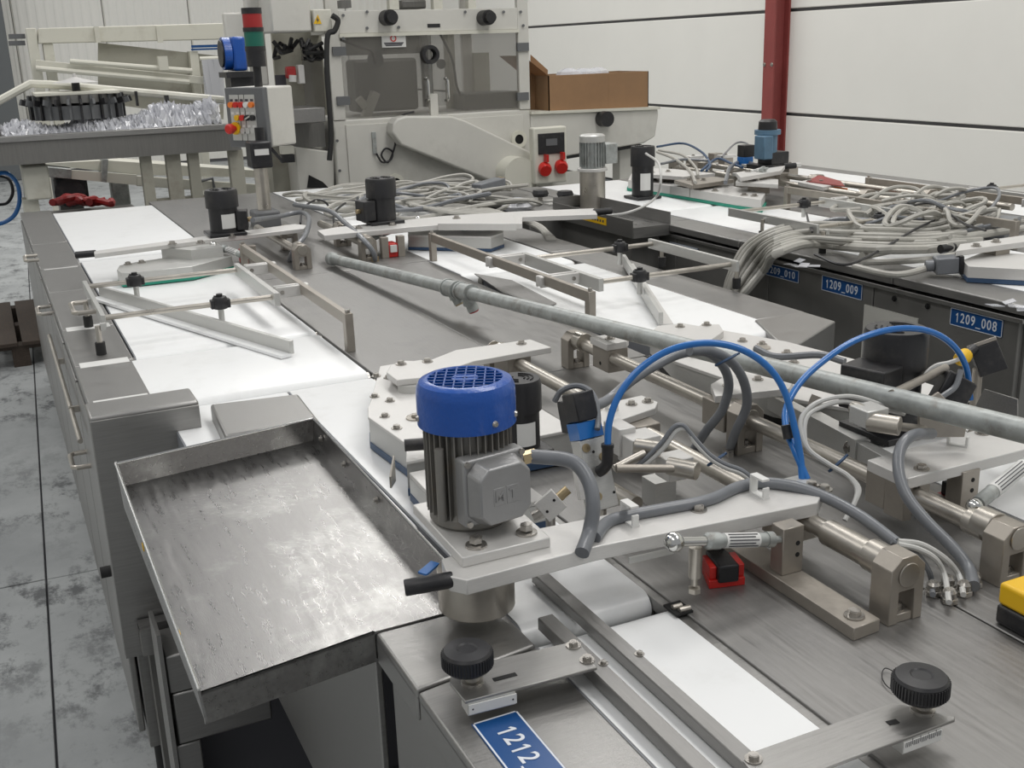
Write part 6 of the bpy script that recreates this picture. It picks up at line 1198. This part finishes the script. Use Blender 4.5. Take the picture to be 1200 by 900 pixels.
# cream elevator frame farther back
ef = thing('elevator_frame', PY(150, 130, 8.6), 'cream painted steel frame with sloping channel near the far wall', 'frame')
YB = 8.6
part('top_beam', MB().prism(pxz(((45, 33), (262, 27), (262, 46), (45, 51)), YB), 0, .2, TXZ(YB)), 'cream', ef, bev=.006)
for a, b, c_, d_ in ((30, 33, 42, 480), (50, 51, 62, 480), (222, 60, 232, 480)): part('post', vrect(a, b, c_, d_, YB + .02, .12), 'cream', ef, bev=.006)
part('sloping_channel', MB().prism(pxz(((42, 70), (240, 90), (240, 99), (42, 80)), YB - .1), 0, .08, TXZ(YB - .1)), 'cream', ef, bev=.004); part('channel_rail', MB().tube([PY(82, 72, YB - .15), PY(225, 83, YB - .15)], .018, smooth=False).tube([PY(42, 80, YB - .15), PY(222, 96, YB - .15)], .018, smooth=False), 'cream', ef)
for x in (110, 183): part('beam_joint', MB().box(PY(x, 31, YB - .02), PY(x + 8, 50, YB)), 'cream', ef)
part('side_sheet', MB().prism(pxz(((115, 50), (262, 66), (262, 140), (115, 120)), YB + .1), 0, .02, TXZ(YB + .1)), 'beige', ef); part('bracket_box', rect(185, 66, 198, 82, YB - .2, .05), 'cream', ef); part('blue_line', rect(224, 53, 262, 55, YB - .01, .004).box(PY(224, 57, YB - .01), PY(262, 58, YB)), 'sign', ef)
for a, b, c_ in ((10, 40, 30), (10, 48, 30)): part('cable_arm', rect(a, b, c_, b + 5, YB + .1, .1), 'panelgrey', ef)
random.seed(8); q = MB(); a, b = PY(237, 70, 8.45), PY(258, 122, 8.45)
for k in range(9): x_ = a.x + (b.x - a.x) * k / 9; q.bar((x_ + .02, 8.45 + random.uniform(-.03, .03), a.z), (x_ + .02 + random.uniform(-.02, .02), 8.45 + random.uniform(-.03, .03), b.z), .06, .01, up=V((0, 1, 0)))
solo('film_curtain', q, 'cling', 'hanging dark shiny film strip left of the blue motor', 'film', smooth=False)
part('film_rail', MB().cyl(PY(234, 69, 8.45), PY(262, 68, 8.45), .015), 'cream', ef)
# vibrating chute below the conveyor
YV = 7.4
vc = thing('cream_chute', PY(180, 230, YV), 'long cream sloping chute with grey clamps beneath the steel channel conveyor', 'chute')
part('trough_side', MB().prism(pxz(((40, 196), (160, 205), (160, 217), (45, 206)), YV), 0, .03, TXZ(YV)), 'cream', vc); part('trough_top', MB().prism(pxz(((45, 192), (125, 188), (300, 200), (300, 208), (160, 205)), YV + .05), 0, .3, TXZ(YV + .05)), 'cream', vc)
part('trough_side', MB().prism(pxz(((160, 206), (300, 216), (300, 228), (160, 218)), YV), 0, .03, TXZ(YV)), 'cream', vc, bev=.004); part('grey_nose', MB().prism(pxz(((39, 194), (84, 198), (84, 210), (39, 206)), YV - .01), 0, .2, TXZ(YV - .01)), 'galv', vc, bev=.005); part('clamp_band', MB().prism(pxz(((120, 187), (127, 187), (125, 214), (119, 213)), YV - .02), 0, .2, TXZ(YV - .02)), 'galv', vc)
part('spring_stack', rect(130, 214, 154, 240, YV + .1, .15), 'galv', vc, bev=.01); part('drive_box', rect(62, 208, 106, 238, YV + .1, .3), 'black_cast', vc, bev=.02); part('drive_boss', MB().cyl(PY(82, 226, YV + .1), PY(82, 226, YV + .02), .09, n=20), 'black', vc)
part('stand', MB().box(PY(70, 238, YV + .15), V((PY(100, 238, YV).x, YV + .35, 0))).box(PY(135, 240, YV + .12), V((PY(150, 240, YV).x, YV + .25, 0))), 'steel_dark', vc); part('hook', MB().tube([PY(236, 212, YV - .03), PY(249, 209, YV - .03), PY(251, 220, YV - .03)], .01, smooth=False), 'panelgrey', vc)
wc_ = thing('cream_cabinet', PY(42, 240, 6.7), 'small cream steel cabinet on a post at the far left end of the table', 'cabinet')
part('cabinet_box', rect(25, 196, 62, 233, 6.55, .3), 'cream', wc_, bev=.01); part('post', MB().box((PY(27, 240, 6.6).x, 6.6, 0), (PY(46, 240, 6.6).x, 6.72, PY(40, 233, 6.6).z)), 'cream', wc_, bev=.004)
random.seed(6); b = MB()
for k in range(5): x_ = random.uniform(52, 100); b = MB().tube([PY(x_ + i * random.uniform(6, 12), 234 + random.uniform(-4, 5), 7.2 + random.uniform(-.1, .1)) for i in range(5)], .022, n=8); solo('red_hose', b, 'intred', 'red film covered hose lying behind the far left belt end', 'hose', 'red hoses behind the far left belt end')
ps = PY(95, 241, 7.2).z; solo('hose_shelf', MB().box((PY(45, 240, 7.1).x, 7.0, ps - .06), (PY(160, 240, 7.1).x, 7.35, ps - .035)).box((PY(50, 240, 7.1).x, 7.1, 0), (PY(55, 240, 7.1).x, 7.2, ps - .06)).box((PY(150, 240, 7.1).x, 7.1, 0), (PY(156, 240, 7.1).x, 7.2, ps - .06)), 'steel_dark', 'dark shelf behind the far left belt end holding the red hoses', 'shelf')
cable([PY(x, y, 6.9) for x, y in ((-10, 205), (8, 203), (20, 215), (23, 235), (17, 252), (4, 261), (-10, 263))], .012, 'tube_blue', 'blue hose loop at the left picture edge', 'hose', 'hose')
cable([PY(x, y, 7.0) for x, y in ((-8, 240), (8, 238), (15, 225), (10, 210), (-5, 205))], .009, 'black', 'black cable loop inside the blue hose loop at the left edge')
# pallet on the floor
pl_ = P(30, 425, 0); pt = thing('wooden_pallet', (pl_.x, pl_.y + .5, 0), 'dark weathered wooden pallet on the floor left of the front machine', 'pallet')
for k in range(4): x_ = pl_.x - .30 + k * .15; part('plank', MB().box((x_, pl_.y - .1, .12), (x_ + .125, pl_.y + 1.1, .142)), 'wood', pt, bev=.003)
for yy in (-.08, .45, .98):
    part('bearer', MB().box((pl_.x - .30, pl_.y + yy, .10), (pl_.x + .275, pl_.y + yy + .1, .12)), 'wood', pt)
    for k in range(3): x_ = pl_.x - .30 + k * .24; part('block', MB().box((x_, pl_.y + yy, .0), (x_ + .09, pl_.y + yy + .1, .10)), 'redpaint' if k == 0 and yy < 0 else 'wood', pt)
